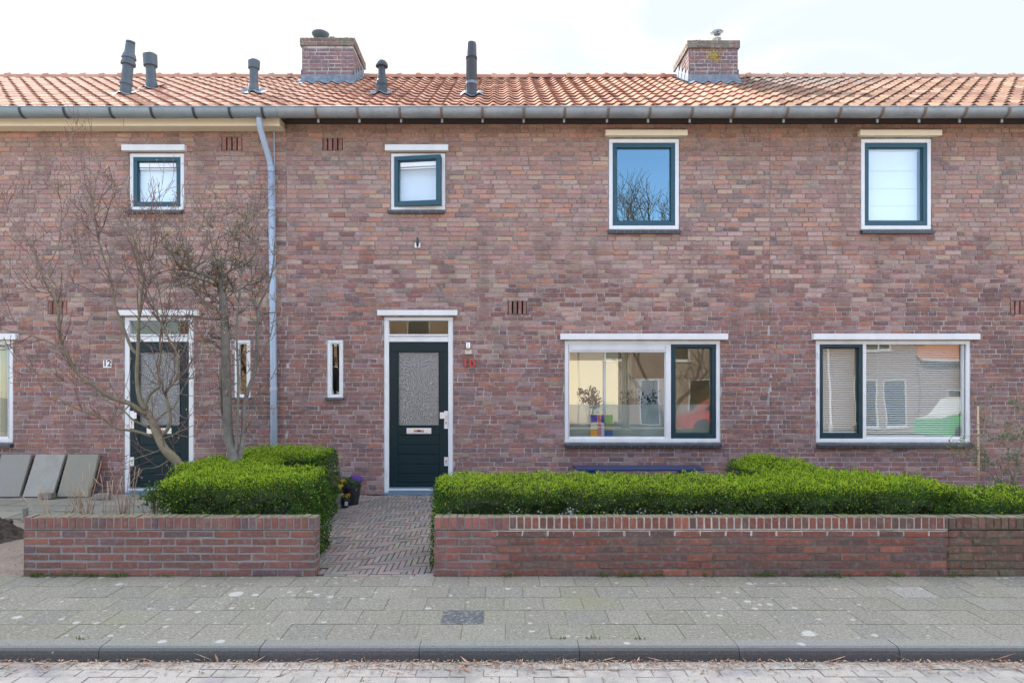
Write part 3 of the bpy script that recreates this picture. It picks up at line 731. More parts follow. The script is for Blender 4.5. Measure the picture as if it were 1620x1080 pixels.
def door(house, dx, mirror, sticker=True):
    c0 = 662
    def s(v): return (2 * c0 - v if mirror else v) + dx
    def X2(a, b): a, b = PX(s(a)), PX(s(b)); return min(a, b), max(a, b)
    x0, x1 = X2(607, 717); z0, z1 = 0.03, PZ(501)
    mb = MB(); wl = 8 / 108.
    mb.box(x0 + .004, x1 - .004, FAC + .012, FAC + .11, z1 - 6 / 108., z1 - .004)
    mb.box(x0 + .004, x0 + wl, FAC + .012, FAC + .11, 0.03, z1 - 6 / 108.); mb.box(x1 - wl, x1 - .004, FAC + .012, FAC + .11, 0.03, z1 - 6 / 108.)
    mb.box(x0 + wl, x1 - wl, FAC + .016, FAC + .11, PZ(540.5), PZ(532)); mb.box(x0 + wl, x1 - wl, FAC + .002, FAC + .06, PZ(531.5), PZ(528.5))
    d = mb.build('door', M['white'], house, bevel=.005)
    # leaf
    lx0, lx1 = X2(616, 709); gx0, gx1 = X2(629, 695); zt, zb = PZ(541.5), PZ(770)
    mb = MB(); ya, yb = FAC + .03, FAC + .075
    mb.box(lx0, lx1, ya, yb, PZ(556), zt); mb.box(lx0, gx0, ya, yb, zb, PZ(556)); mb.box(gx1, lx1, ya, yb, zb, PZ(556))
    mb.box(gx0, gx1, ya, yb, PZ(688), PZ(674)); mb.box(gx0, gx1, ya, yb, zb, PZ(764))
    bz = [688, 704, 719, 734.5, 750, 764]
    for i in range(5): mb.box(gx0, gx1, ya + .006, yb, PZ(bz[i + 1]) + .006, PZ(bz[i]) - .001)
    mb.box(gx0, gx1, ya + .02, yb - .005, PZ(764), PZ(688))
    mb.ring(gx0, gx1, PZ(674), PZ(556), .012, .012, .012, .012, ya - .006, ya + .03)
    mb.build('door_leaf', M['green'], d, bevel=.005)
    mb = MB(); mb.face([(gx0 + .01, ya + .02, PZ(673)), (gx1 - .01, ya + .02, PZ(673)), (gx1 - .01, ya + .02, PZ(557)), (gx0 + .01, ya + .02, PZ(557))])
    mb.build('door_pane', M['pebble'], d)
    mb = MB(); tx0, tx1 = X2(615, 709)
    mb.face([(tx0, FAC + .06, PZ(532)), (tx1, FAC + .06, PZ(532)), (tx1, FAC + .06, PZ(506)), (tx0, FAC + .06, PZ(506))])
    mb.build('transom_pane', M['glass_lo'], d)
    # letterbox with a small striped sticker
    mb = MB(); bx0, bx1 = X2(643, 682); bzt, bzb = PZ(677), PZ(686)
    mb.box(bx0, bx1, ya - .012, ya - .001, bzb, bzt, mat=0); mb.box(bx0 + .03, bx1 - .03, ya - .017, ya - .0125, bzb + .02, bzt - .018, mat=0)
    cxm = (bx0 + bx1) / 2; zc = (bzb + bzt) / 2
    if sticker:
        for q, cc in ((-.05, (0.65, 0.28, 0.03)), (0, (0.04, 0.07, 0.25)), (.05, (0.65, 0.28, 0.03))):
            mb.box(cxm + q - .026, cxm + q + .026, ya - .0195, ya - .0175, zc - .016, zc + .016, cc, 1)
    mb.build('letterbox', [M['alu'], M['colour']], d, bevel=.002)
    mb = MB(); hx0, hx1 = X2(702.5, 708.5)
    mb.box(hx0, hx1, ya - .012, ya - .001, PZ(678), PZ(650)); hk0, hk1 = X2(696, 702.5)
    mb.tube([((hk0 + hk1) / 2 + .0, ya - .02, PZ(657)), ((hk0 + hk1) / 2, ya - .06, PZ(657))], .045, 4)
    hk = MB(); hk0, hk1 = X2(696, 705); hk.box(hk0, hk1, ya - .055, ya - .035, PZ(662), PZ(652)); hk.tube([((hx0 + hx1) / 2, ya - .0345, PZ(657)), ((hx0 + hx1) / 2, ya - .0125, PZ(657))], .015, 10)
    hk.build('handle', M['alu'], d, bevel=.004)
    mb2 = MB(); mb2.box(hx0, hx1, ya - .012, ya - .001, PZ(678), PZ(650), mat=0); km = (hx0 + hx1) / 2
    mb2.tube([(km, ya - .0135, PZ(668)), (km, ya - .0125, PZ(668))], .010, 10, mat=1); mb2.box(km - .004, km + .004, ya - .0138, ya - .0125, PZ(671.5), PZ(668), mat=1)
    mb2.build('keyhole_plate', [M['alu'], M['black']], d, bevel=.001)
    mb2 = MB(); mb2.box(hx0, hx1, ya - .010, ya - .001, PZ(737), PZ(723), mat=0)
    mb2.tube([(km, ya - .0115, PZ(729)), (km, ya - .0105, PZ(729))], .010, 10, mat=1); mb2.box(km - .004, km + .004, ya - .0118, ya - .0105, PZ(733), PZ(729), mat=1)
    mb2.build('keyhole_plate', [M['alu'], M['black']], d, bevel=.001)
    mb = MB(); mb.box(x0 + .004, x1 - .004, FAC - .03, FAC + .12, 0.0, 0.028, mat=1); mb.box(x0 + wl, x1 - wl, FAC - .01, FAC + .10, .029, .06, mat=1)
    mb.box(x0 + wl, x1 - wl, FAC - .004, FAC + .10, .061, .085, mat=0); mb.box(x0 + wl, x1 - wl, FAC + .012, FAC + .10, .086, PZ(771), mat=1)
    mb.build('threshold', [M['alu'], M['bluestep']], d, bevel=.004)
    lx = X2(598, 724); mb = MB(); mb.box(lx[0], lx[1], 9.925, FAC + .06, PZ(499.5), PZ(491)); mb.build('lintel_board', M['white'], d, bevel=.006)
    hx = PX(s(611))
    for py in (590, 606.5, 750):
        mb = MB(); mb.tube([(hx, FAC + .006, PZ(py + 4)), (hx, FAC + .006, PZ(py - 4))], .008, 8); mb.build('hinge', M['alu'], d)
    return (x0, x1, 0.0, z1)
def grille(house, px0, px1, py0, py1, r):
    x0, x1, z0, z1 = PX(px0), PX(px1), PZ(py1), PZ(py0); mb = MB(); n = 4; wd = (x1 - x0) / n
    mb.face([(x0, FAC + .07, z0), (x1, FAC + .07, z0), (x1, FAC + .07, z1), (x0, FAC + .07, z1)], mat=1)
    for i in range(n):
        mb.box(x0 + i * wd + .013, x0 + (i + 1) * wd - .013 + .004, FAC + .002 + r.uniform(-.002, .002), FAC + .06, z0 + .004, z1 - .004, jit((0.25, 0.12, 0.095), r, .15))
    for zz in (z0 - .001, z1): pass
    mb.build('vent_grille', [M['brick'], M['dark']], house, bevel=.004)
    return (x0, x1, z0, z1)

def gutter(house, x0, x1, m, mbr, brk, tail):
    mb = MB(); cy, cz, R = 9.6, 5.475, .11; n = 14; th = .006
    for rr, flip in ((R, False), (R - th, True)):
        i0 = len(mb.v)
        for x in (x0, x1):
            for i in range(n + 1):
                a = math.pi + math.pi * i / n
                mb.v.append((x, cy + math.cos(a) * rr, cz + math.sin(a) * rr))
        for i in range(n):
            q = (i0 + i, i0 + i + 1, i0 + n + 2 + i, i0 + n + 1 + i)
            mb.f.append(q if not flip else q[::-1]); mb.c.append((1, 1, 1)); mb.m.append(0)
    mb.tube([(x0, cy - R + .002, cz + .006), (x1, cy - R + .002, cz + .006)], .012, 8)
    for x in (x0, x1):
        mb.face([(x, cy + math.cos(math.pi + math.pi * i / n) * (R - .001), cz + math.sin(math.pi + math.pi * i / n) * (R - .001)) for i in range(n + 1)])
    go = mb.build('gutter', m, house, smooth=True)
    # soldered seams
    for x in brk:
        mb = MB()
        pts = []
        for i in range(11):
            a = math.pi * 0.97 + math.pi * .62 * i / 10
            pts.append((cy + math.cos(a) * (R + .007), cz + math.sin(a) * (R + .007)))
        i0 = len(mb.v)
        for y_, z_ in pts:
            for x_ in (x - .018, x + .018): mb.v.append((x_, y_, z_))
        for i in range(10):
            mb.f.append((i0 + 2 * i, i0 + 2 * i + 1, i0 + 2 * i + 3, i0 + 2 * i + 2)); mb.c.append((1, 1, 1)); mb.m.append(0)
        if tail:
            y_, z_ = pts[-1]
            mb.box(x - .014, x + .014, 9.64, 9.66, 5.315, 5.372, (.5, .5, .5), 1)
        mb.build('bracket', [mbr, M['zinc']], go)
    return go

def shell(house, x0, x1, ops_rear):
    """party walls, rear wall, floors and ceilings behind the brick front"""
    mb = MB(); YB = 16.2
    for x in (x0 + .06, x1 - .06): mb.face([(x, FAC + .12, 0), (x, YB, 0), (x, YB, 5.6), (x, FAC + .12, 5.6)])
    for z in (2.62, 2.8, 5.35): mb.face([(x0 + .06, FAC + .11, z), (x1 - .06, FAC + .11, z), (x1 - .06, YB, z), (x0 + .06, YB, z)])
    sheet(mb, x0 + .06, x1 - .06, 0, 5.6, lambda u, d, z: (u, YB + d, z), 0, ops_rear, lambda u, z: (1, 1, 1), 0, 5, 5)
    mb.face([(x0 + .06, FAC + .1, .02), (x1 - .06, FAC + .1, .02), (x1 - .06, YB, .02), (x0 + .06, YB, .02)], mat=1)
    return mb

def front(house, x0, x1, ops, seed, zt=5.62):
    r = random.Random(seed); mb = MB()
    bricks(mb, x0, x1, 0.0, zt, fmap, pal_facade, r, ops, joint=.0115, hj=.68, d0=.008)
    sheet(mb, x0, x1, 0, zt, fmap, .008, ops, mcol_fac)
    return mb.build('wall', [M['brick'], M['mortar']], house)

def chimney(house, px0, px1, pytop, pal, seed, cowl, lichen):
    r = random.Random(seed); Y0, Y1 = 12.3, 13.25
    x0, x1 = PX(px0, Y0) + .03, PX(px1, Y0) - .03; zt = PZ(pytop, Y0); zb = roofz(Y0) - .15
    zc = zt - .135
    mb = MB()
    maps = [(x0, x1, lambda u, d, z: (u, Y0 + d, z)), (Y0, Y1, lambda u, d, z: (x1 - d, u, z)), (-Y1, -Y0, lambda u, d, z: (x0 + d, -u, z)), (-x1, -x0, lambda u, d, z: (-u, Y1 - d, z))]
    mc = lambda u, z: (0.42, 0.41, 0.40)
    for (a, b, mpf) in maps:
        bricks(mb, a, b, zb, zc, mpf, pal, r, joint=.012, plain=False, jl=.004)
        sheet(mb, a, b, zb, zc, mpf, .006, (), mc)
    ch = mb.build('chimney', [M['brick'], M['mortar']], house)
    mb = MB(); o = .03
    mm = [(x0 - o, x1 + o, lambda u, d, z: (u, Y0 - o + d, z)), (Y0 - o, Y1 + o, lambda u, d, z: (x1 + o - d, u, z)), (-Y1 - o, -Y0 + o, lambda u, d, z: (x0 - o + d, -u, z)), (-x1 - o, -x0 + o, lambda u, d, z: (-u, Y1 + o - d, z))]
    pc = lambda x, z, q: jit((0.15, 0.135, 0.11) if q.random() < .6 else (0.17, 0.115, 0.095), q, .12)
    for (a, b, mpf) in mm:
        bricks(mb, a, b, zc, zt, mpf, pc, r, pitch=.0675, jl=.004)
        sheet(mb, a, b, zc, zt, mpf, .006, (), lambda u, z: (0.25, 0.24, 0.22))
    mb.face([(x0 - o + .005, Y0 - o + .005, zt - .004), (x1 + o - .005, Y0 - o + .005, zt - .004), (x1 + o - .005, Y1 + o - .005, zt - .004), (x0 - o + .005, Y1 + o - .005, zt - .004)], (0.22, 0.21, 0.17), 1)
    mb.face([(x0 - o + .005, Y0 - o + .005, zc + .002), (x0 - o + .005, Y1 + o - .005, zc + .002), (x1 + o - .005, Y1 + o - .005, zc + .002), (x1 + o - .005, Y0 - o + .005, zc + .002)], (0.2, 0.2, 0.2), 1)
    for q in range(150):      # crumbly lichen crust on the top edge
        xx_ = r.uniform(x0 - o, x1 + o); mb.blob((xx_, Y0 - o + r.uniform(-.004, .06), zt - abs(r.gauss(0, .03)) + .002), r.uniform(.008, .022), r,
            jit((0.34, 0.30, 0.06) if r.random() < lichen else (0.24, 0.24, 0.17), r, .2), 0, .5)
    mb.build('chimney_cap', [M['brick'], M['mortar']], ch)
    # lead flashing: apron in front, stepped soakers at the sides
    mb = MB(); n = 36
    za = roofz(Y0) + .19
    for i in range(n):
        ua, ub = x0 - .03 + (x1 - x0 + .06) * i / n, x0 - .03 + (x1 - x0 + .06) * (i + 1) / n
        def lowp(u):
            ph = (u - TX0) / TW; return tile_prof(ph - math.floor(ph)) + .062
        q = [(ua, ub)]
        f = lambda u: (u, Y0 - .012, za if x0 <= u <= x1 else za - .16)
        b_ = lambda u, dd: (u, Y0 - .012 - dd, roofz(Y0 - .012 - dd) + lowp(u) + .01)
        mb.face([b_(ua, .0), b_(ub, .0), f(min(max(ub, x0), x1)), f(min(max(ua, x0), x1))])
        mb.face([b_(ua, .16), b_(ub, .16), b_(ub, 0), b_(ua, 0)])
    for sx_, xx_ in ((-1, x0 - .012), (1, x1 + .012)):
        for i in range(4):
            ya, yb = Y0 - .012 + i * .22, Y0 - .012 + (i + 1) * .22 + .03
            mb.face([(xx_, ya, roofz(ya) - .1), (xx_, yb, roofz(yb) - .1), (xx_, yb, roofz(yb) + .16), (xx_, ya, roofz(yb) + .16)])
        mb.face([(xx_, Y0, roofz(Y0) + .07), (xx_ + sx_ * .09, Y0, roofz(Y0) + .09), (xx_ + sx_ * .09, RY, roofz(RY) + .09), (xx_, RY, roofz(RY) + .07)])
    mb.build('lead_flashing', M['lead'], ch)
    cxm = PX(cowl[0], 12.75)
    if lichen > .3:      # yellow lichen bloom on the front face
        mb = MB()
        for q in range(230):
            a_, rr_ = r.uniform(0, 6.28), abs(r.gauss(0, 1)) * .085
            mb.blob((PX(1130, Y0) + 1.25 * rr_ * math.cos(a_), Y0 - .001, PZ(88, Y0) + rr_ * math.sin(a_)), r.uniform(.006, .013), r, jit((0.42, 0.31, 0.03), r, .2), 0, 1)
        mb.v = [(x_, Y0 - .004 + (y_ - Y0) * .25, z_) for x_, y_, z_ in mb.v]
        mb.build('lichen', M['bud'], ch)['kind'] = 'stuff'
    mb = MB()
    if cowl[1] == 'dish':
        zq = zt
        mb.lathe([(.075, -.16), (.075, .03), (.06, .05), (.085, .07)], (cxm, 12.75, zq + .16), 20)
        mb.lathe([(.055, .05), (.12, .08), (.155, .125), (.163, .15), (.12, .175), (.05, .185), (.0, .19)], (cxm, 12.75, zq + .16), 24)
        mb.build('chimney_cowl', M['ventlight'], ch, smooth=True)
        mb = MB()
        for q in range(5): mb.blob((cxm + .27 + q * .022, 12.34, zt + .03 + .018 * (q % 2)), .02, r)
        mb.build('flue_stub', M['lead'], ch)
    else:
        mb.lathe([(.075, -.2), (.075, .05), (.085, .055), (.085, .075), (.075, .08), (.07, .13)], (cxm, 12.75, zt + .2), 20)
        for q in range(6):
            a = q * math.pi / 3; mb.tube([(cxm + .068 * math.cos(a), 12.75 + .068 * math.sin(a), zt + .33), (cxm + .09 * math.cos(a), 12.75 + .09 * math.sin(a), zt + .39)], .006, 5)
        mb.lathe([(.085, .165), (.12, .18), (.118, .195), (.06, .215), (.0, .22)], (cxm, 12.75, zt + .2), 24)
        mb.build('chimney_cowl', M['steel'], ch, smooth=True)
    return ch

def vent(roof, px, pyb, prof, m, lean=0.0, band=None, wid=None):
    Y = 1501.0 / (583.2 - (592 - pyb)); b = P(px, pyb, Y); k = Y / FPX
    tf = Matrix.Rotation(math.radians(lean), 4, 'Y')
    mb = MB(); pr = [(rp * k, zp * k) for rp, zp in prof]
    mb.lathe([(pr[0][0], -.15)] + pr, b, 18, tf=tf)
    o = mb.build('vent_pipe', m, roof, smooth=False)
    bm = o.modifiers.new('split', 'EDGE_SPLIT'); bm.split_angle = math.radians(35)
    o.data.polygons.foreach_set('use_smooth', np.ones(len(o.data.polygons), dtype=bool))
    # lead slate dressed over the tiles round the foot
    mb = MB(); wdt = .17; n = 12
    for i in range(n):
        for j in range(4):
            def q(i_, j_):
                u = b.x - wdt + 2 * wdt * i_ / n; y = Y - .14 + .34 * j_ / 4
                ph = (u - TX0) / TW; return (u, y, roofz(y) + (tile_prof(ph - math.floor(ph)) + .075) / math.cos(SL))
            mb.face([q(i, j), q(i + 1, j), q(i + 1, j + 1), q(i, j + 1)])
    mb.build('lead_slate', M['lead'], roof, smooth=True)
    if band:
        mb = MB(); mb.lathe([(band[2] * k, band[0] * k), (band[2] * k, band[1] * k)], b, 18, tf=tf); mb.build('pipe_clamp', M['lead'], roof)
    return o

# ------------------------------------------------------------------ the three terraced houses
XB1, XB2 = PX(453), PX(1218)
XA, XE = PX(453) - 7.08, PX(1218) + 7.08
rv = random.Random(11)
# ---- number twelve
h12 = thing('brick_house', ((XA + XB1) / 2, FAC, 0), 'brick terraced house with cream board under its gutter, its dark door behind a bare tree', 'house', 'brick houses of the terrace')
ops = [small_window(h12, 0), door(h12, -411, True), living(h12, -227, 20, False, False), slit(h12, 370, 396), grille(h12, 350, 383, 217, 238, rv), grille(h12, 75, 106, 476, 497, rv), big_upper(h12, -1132, M['white'])]
front(h12, XA, XB1, ops, 21)
mb = shell(h12, XA, XB1, [(-9.2, -7.5, .6, 2.2)])
for (a_, b_) in (((-6.0, 11.6), (-4.2, 11.6)), ((-6.0, 10.15), (-6.0, 11.6)), ((-4.2, 10.15), (-4.2, 11.6))): mb.face([(a_[0], a_[1], 0), (b_[0], b_[1], 0), (b_[0], b_[1], 2.62), (a_[0], a_[1], 2.62)], mat=1)  # closed box added behind door twelve to keep light off its glass
mb.build('interior', [M['plaster'], M['floorwood']], h12)
mbr = roof_mesh(XA, XB1, pal_roof12, random.Random(5)); roof12 = mbr.build('roof', [M['tile'], M['deck']], h12, smooth=True)
roof12.modifiers.new('split', 'EDGE_SPLIT').split_angle = math.radians(50)
ridge_mesh(XA, XB1, pal_roof12, random.Random(6), (PX(480, 12.3), 0)).build('ridge', M['tile'], roof12, smooth=True)
gutter(h12, XA, PX(440, 9.6), M['zinc_new'], M['ventpvc'], [PX(p, 9.49) for p in (-240, -170, -105, -37, 30, 100, 173, 238, 305, 362, 414)], False)
mb = MB(); mb.box(XA, PX(196.5, 9.78), 9.76, 9.99, 5.31, 5.43); mb.box(PX(196.5, 9.78) + .004, PX(443, 9.78), 9.76, 9.99, 5.31, 5.43); mb.build('fascia_board', M['cream'], h12, bevel=.004)
mb = MB(); yd = 9.93
pts = [P(410, 180, 9.62), P(410, 190, 9.62), P(412, 204, 9.66), P(426, 252, 9.9), P(428, 262, yd), P(429, 275, yd)]
mb.tube(pts, .043, 14); mb.tube([P(428.6, 262, yd), P(429, 273, yd)], .052, 14)
mb.tube([P(428.8, 268, yd), P(432.5, 590, yd), P(433, 770, yd)], .046, 14)
dp = mb.build('downpipe', M['pvc'], h12, smooth=True)
for py in (330, 470, 615):
    mb = MB(); mb.tube([P(429 + (py - 262) * .011, py + 2.5, yd), P(429 + (py - 262) * .011, py - 2.5, yd)], .054, 14); mb.tube([P(429 + (py - 262) * .011, py, yd), P(429 + (py - 262) * .011, py, yd + .08)], .008, 6)
    mb.build('pipe_clamp', M['pvc'], dp)
mb = MB(); mb.tube([P(433.5, 200, 9.985), P(434.5, 300, 9.985), P(436, 500, 9.985), P(438, 705, 9.985)], .009, 6); mb.build('cable', M['pvc'], h12)
vent(roof12, 198, 149, [(8.5, 0), (8.5, 14), (9.8, 15), (9.3, 20), (8.3, 21), (8.0, 45), (11, 46), (11, 50), (9.6, 51), (9.6, 55), (11, 56), (9.5, 62), (7.5, 66), (7, 79), (5.6, 80), (6.8, 81), (7, 83), (3, 84)], M['ventlight'], 6)
vent(roof12, 240, 140, [(9, 0), (8.5, 10), (7.5, 11), (7.3, 34), (10.3, 35), (10.6, 53), (9.4, 54)], M['ventlight'], -3)
vent(roof12, 401, 147, [(8.8, 0), (7.5, 12), (6.7, 13), (6.6, 37), (8.8, 38), (9.2, 50), (8.2, 51)], M['ventlight'], 1)
# ---- number ten
h10 = thing('brick_house', ((XB1 + XB2) / 2, FAC, 0), 'middle brick house with number ten beside its dark green front door', 'house', 'brick houses of the terrace')
ops = [small_window(h10, 414, True), big_upper(h10, 0, M['cream']), door(h10, 0, False), living(h10, 893, 1140, True, True), slit(h10, 517, 543), grille(h10, 510, 542, 218, 238, rv), grille(h10, 803, 834, 476, 497, rv)]
front(h10, XB1 + .0015, XB2, ops, 22)
mb = shell(h10, XB1, XB2, [(.6, 3.0, .7, 2.3), (-1.0, -.5, .6, 2.0)])
mb.face([(-.35, FAC + .15, 0), (-.35, 16.2, 0), (-.35, 16.2, 2.62), (-.35, FAC + .15, 2.62)]); mb.face([(-2.0, FAC + .15, 0), (-2.0, 16.2, 0), (-2.0, 16.2, 2.62), (-2.0, FAC + .15, 2.62)])
mb.face([(.8, 11.2, 2.85), (3.6, 11.2, 2.85), (3.6, 11.2, 5.3), (.8, 11.2, 5.3)], mat=2)  # black sheet added behind the upstairs window to darken its glass
mb.face([(-2.0, 10.8, 2.16), (-.35, 10.8, 2.16), (-.35, 10.8, 2.62), (-2.0, 10.8, 2.62)])
mb.box(PX(880), PX(1150), FAC + .16, FAC + .42, PZ(706), PZ(701), mat=0)
mb.build('interior', [M['plaster'], M['floorwood'], M['black']], h10)
mbr = roof_mesh(XB1, XB2, pal_roof10, random.Random(7)); roof10 = mbr.build('roof', [M['tile'], M['deck']], h10, smooth=True)
roof10.modifiers.new('split', 'EDGE_SPLIT').split_angle = math.radians(50)
ridge_mesh(XB1 + .45, XB2 - .45, pal_roof10, random.Random(8)).build('ridge', M['tile'], roof10, smooth=True)
mb = MB(); mb.box(XB1 + .003, XB2, 9.955, 9.998, 5.418, 5.56); mb.build('gutter_shade_strip', M['deck'], h10)  # added dark strip standing in for the shaded gap below the gutter
gutter(h10, PX(440.4, 9.6), XB2, M['zinc'], M['rust'], [PX(p, 9.49) for p in (499, 565, 632, 698, 763, 829, 894, 963, 1029, 1096, 1162)], True)
chimney(h10, 475, 562, 61, pal_facade if False else (lambda x, z, r: jit((0.175, 0.115, 0.125) if r.random() < .7 else (0.20, 0.115, 0.115), r, .12)), 31, (507, 'dish'), .1)
vent(roof10, 604, 148, [(8.8, 0), (8.6, 12), (9.4, 13), (9.0, 19), (7.2, 21), (6.9, 27), (5.8, 28), (5.6, 41), (9.6, 42), (9.9, 44), (8.6, 48), (6, 51), (0.5, 52)], M['ventpvc'], 0)
vent(roof10, 746, 151, [(8.5, 0), (8.3, 16), (8.8, 17), (8.4, 55), (9, 56), (8.0, 57), (9, 58), (8, 59), (9, 60), (8.0, 61), (7.6, 80), (6.8, 83), (3, 84)], M['ventpvc'], 0, (17, 21, 9.0))
# ---- number eight
h8 = thing('brick_house', ((XE + XB2) / 2, FAC, 0), 'brick terraced house at right, venetian blinds in its wide ground floor window', 'house', 'brick houses of the terrace')
def mirror8(v): return 2 * 1218 - v
ops = [big_upper(h8, 399.5, M['cream']), living(h8, 1291, 1536, False, False, (1.4, 1.2)), grille(h8, 1598, 1629, 476, 497, rv), grille(h8, 1894, 1926, 218, 238, rv), small_window(h8, 1529)]
front(h8, XB2 + .0015, XE, ops, 23)
shell(h8, XB2, XE, [(4.6, 7.0, .3, 2.2)]).build('interior', [M['plaster'], M['floorwood']], h8)
mbr = roof_mesh(XB2, XE, pal_roof8, random.Random(9)); roof8 = mbr.build('roof', [M['tile'], M['deck']], h8, smooth=True)
roof8.modifiers.new('split', 'EDGE_SPLIT').split_angle = math.radians(50)
ridge_mesh(XB2 + .45, XE, lambda x, j, r: jit((0.36, 0.22, 0.17), r, .1), random.Random(10)).build('ridge', M['tile'], roof8, smooth=True)
mb = MB(); mb.box(XB2 + .002, XE, 9.955, 9.998, 5.418, 5.56); mb.build('gutter_shade_strip', M['deck'], h8)  # same painted-in shade strip under this gutter
gutter(h8, XB2 + .002, XE, M['zinc'], M['rust'], [PX(p, 9.49) for p in (1247, 1331, 1398, 1465, 1530, 1598, 1664, 1730, 1800, 1860)], True)
chimney(h8, 1087, 1170, 65, (lambda x, z, r: jit((0.155, 0.10, 0.108) if r.random() < .7 else (0.185, 0.105, 0.10), r, .12)), 32, (1134, 'steel'), .55)

# blinds and things behind the glass
blind(1379, 1459, 236, 352, 'pale white pleated blind in the upstairs window at right', M['blind'], .13, folds=(267, 295, 323))
slatblind(1300, 1361, 546, 690, 'narrow white venetian blind behind the green framed sash at right')
slatblind(1369, 1530, 541, 692, 'wide white venetian blind filling the fixed pane at right')
mb = MB(); rr = random.Random(2)
def curtain(px0, px1, py0, py1, y, label, m):
    mb = MB(); x0, x1, z0, z1 = PX(px0, FAC + y), PX(px1, FAC + y), PZ(py1, FAC + y), PZ(py0, FAC + y); n = 24
    for i in range(n):
        xa, xb = x0 + (x1 - x0) * i / n, x0 + (x1 - x0) * (i + 1) / n
        f = lambda k: FAC + y + .03 * math.sin(k * 1.7)
        mb.face([(xa, f(i), z0), (xb, f(i + 1), z0), (xb, f(i + 1), z1), (xa, f(i), z1)])
    return tag(mb.build('curtain', m, smooth=True), label, 'curtain', 'curtains behind the windows')
curtain(978, 999, 550, 706, .42, 'narrow cream curtain hanging in the living room window beside the green sash', M['curtain'])
curtain(-20, 10, 545, 706, .3, 'cream curtain in the ground floor window cut off at left', M['curtain'])
for (a, b) in ((899, 1056), (1067, 1126)):
    mb = MB(); mb.face([(PX(a), FAC + .128, PZ(692)), (PX(b), FAC + .128, PZ(692)), (PX(b), FAC + .128, PZ(640)), (PX(a), FAC + .128, PZ(640))])
    tag(mb.build('privacy_film', M['film']), 'frosted film on the lower half of the ' + ('wide' if a < 1000 else 'narrow') + ' living room pane', 'film', 'frosted films on the living room glass')
mb = MB(); mb.tube([(PX(956, 10.3), 10.3, PZ(700, 10.3)), (PX(956, 10.3), 10.3, PZ(555, 10.3))], .024, 10)
tag(mb.build('pole', M['white']), 'slim white upright pole just inside the living room window', 'pole')
# coloured pane leaning on the window ledge
mb = MB(); x0, x1, z0, z1 = PX(934, 10.1), PX(969, 10.1), PZ(691, 10.1), PZ(656, 10.1)
wq = (x1 - x0)
cells = [(0, .32, .66, 1, (0.06, 0.04, 0.32)), (.34, .47, .66, 1, (0.6, 0.12, 0.12)), (.49, .62, .66, 1, (0.06, 0.04, 0.32)), (.68, 1, .62, 1, (0.3, 0.5, 0.15)),
         (0, .32, .34, .64, (0.6, 0.55, 0.4)), (.34, .47, 0, .64, (0.6, 0.2, 0.25)), (.49, .62, 0, .64, (0.5, 0.52, 0.6)), (.68, 1, .32, .6, (0.3, 0.25, 0.15)), (0, .32, 0, .32, (0.75, 0.36, 0.04)), (.68, 1, 0, .3, (0.05, 0.09, 0.3))]
for (a, b, c, d, cc) in cells: mb.box(x0 + a * wq, x0 + b * wq, 10.098, 10.108, z0 + c * (z1 - z0), z0 + d * (z1 - z0), cc)
tag(mb.build('coloured_panel', M['colour']), 'panel of blue, red, green and orange rectangles standing inside the living room window', 'panel')
mb = MB(); mb.face([(.4, 16.1, .5), (3.2, 16.1, .5), (3.2, 16.1, 2.4), (.4, 16.1, 2.4)])  # unseen sheet added to tone down the bright rear opening
tag(mb.build('rear_dimming_screen', film_mat('rear_dimming_screen', 0.97, (0.42, 0.38, 0.29))), 'added pale screen dimming the opening at the back of the living room', 'curtain', 'curtains behind the windows')
def house_plant(px, py, Y, spread, n, cols, label, fl=None, seed=1):
    rs_ = np.random.RandomState(seed); q_ = random.Random(seed); b_ = P(px, 700, Y); root = thing('potted_plant', (b_.x, Y, b_.z), label, 'potted plant', 'plants on the window ledge')
    mb = MB(); mb.lathe([(.05, 0), (.07, .12), (.075, .125), (.0, .12)], b_, 16); mb.build('pot', M['potgrey'], root)
    mb = MB(); tips_ = []
    for k in range(n):
        e_ = P(px + q_.uniform(-1, 1) * spread, py + q_.uniform(-.6, .6) * spread, Y + q_.uniform(-.05, .12)); m_ = (Vector(b_) + e_) / 2 + Vector((q_.uniform(-.05, .05), 0, .08))
        mb.tube(smooth([Vector(b_) + Vector((0, 0, .1)), m_, e_]), [.006, .0055, .005, .0045, .004, .0035, .003], 5, (.05, .05, .03)); tips_ += [e_, m_ * .4 + e_ * .6]
    mb.build('stem', M['stem'], root)
    pp_ = np.concatenate([np.array(t_)[None, :] + rs_.normal(0, .035, (16, 3)) for t_ in tips_]); tt_ = rs_.uniform(0, 1, (len(pp_), 1))
    leaves_mesh('leaves', pp_, np.tile([0, -.5, .6], (len(pp_), 1)), np.array(cols[0]) * (1 - tt_) + np.array(cols[1]) * tt_, root, rs_, (.04, .09), .35)
    if fl:
        mb = MB()
        for t_ in tips_: mb.blob(t_ + Vector((q_.uniform(-.04, .04), -.03, q_.uniform(-.03, .05))), q_.uniform(.018, .032), q_, jit(fl, q_, .2))
        mb.build('blossoms', M['petal'], root)
cb = thing('cabinet', (PX(1030, 11.0), 11.0, 0.03), 'tall white cabinet standing inside the living room behind the plant', 'cabinet')
mb = MB(); mb.box(PX(1003, 11.0), PX(1060, 11.0), 10.9, 11.3, .03, PZ(598, 11.0)); mb.build('carcass', M['enamel'], cb, bevel=.01)
mb = MB(); mb.box(PX(1005, 11.0), PX(1031, 11.0), 10.88, 10.899, .08, PZ(600, 11.0)); mb.build('door', M['enamel'], cb, bevel=.006)
mb = MB(); mb.box(PX(1032, 11.0), PX(1058, 11.0), 10.88, 10.899, .08, PZ(600, 11.0)); mb.build('door', M['enamel'], cb, bevel=.006)
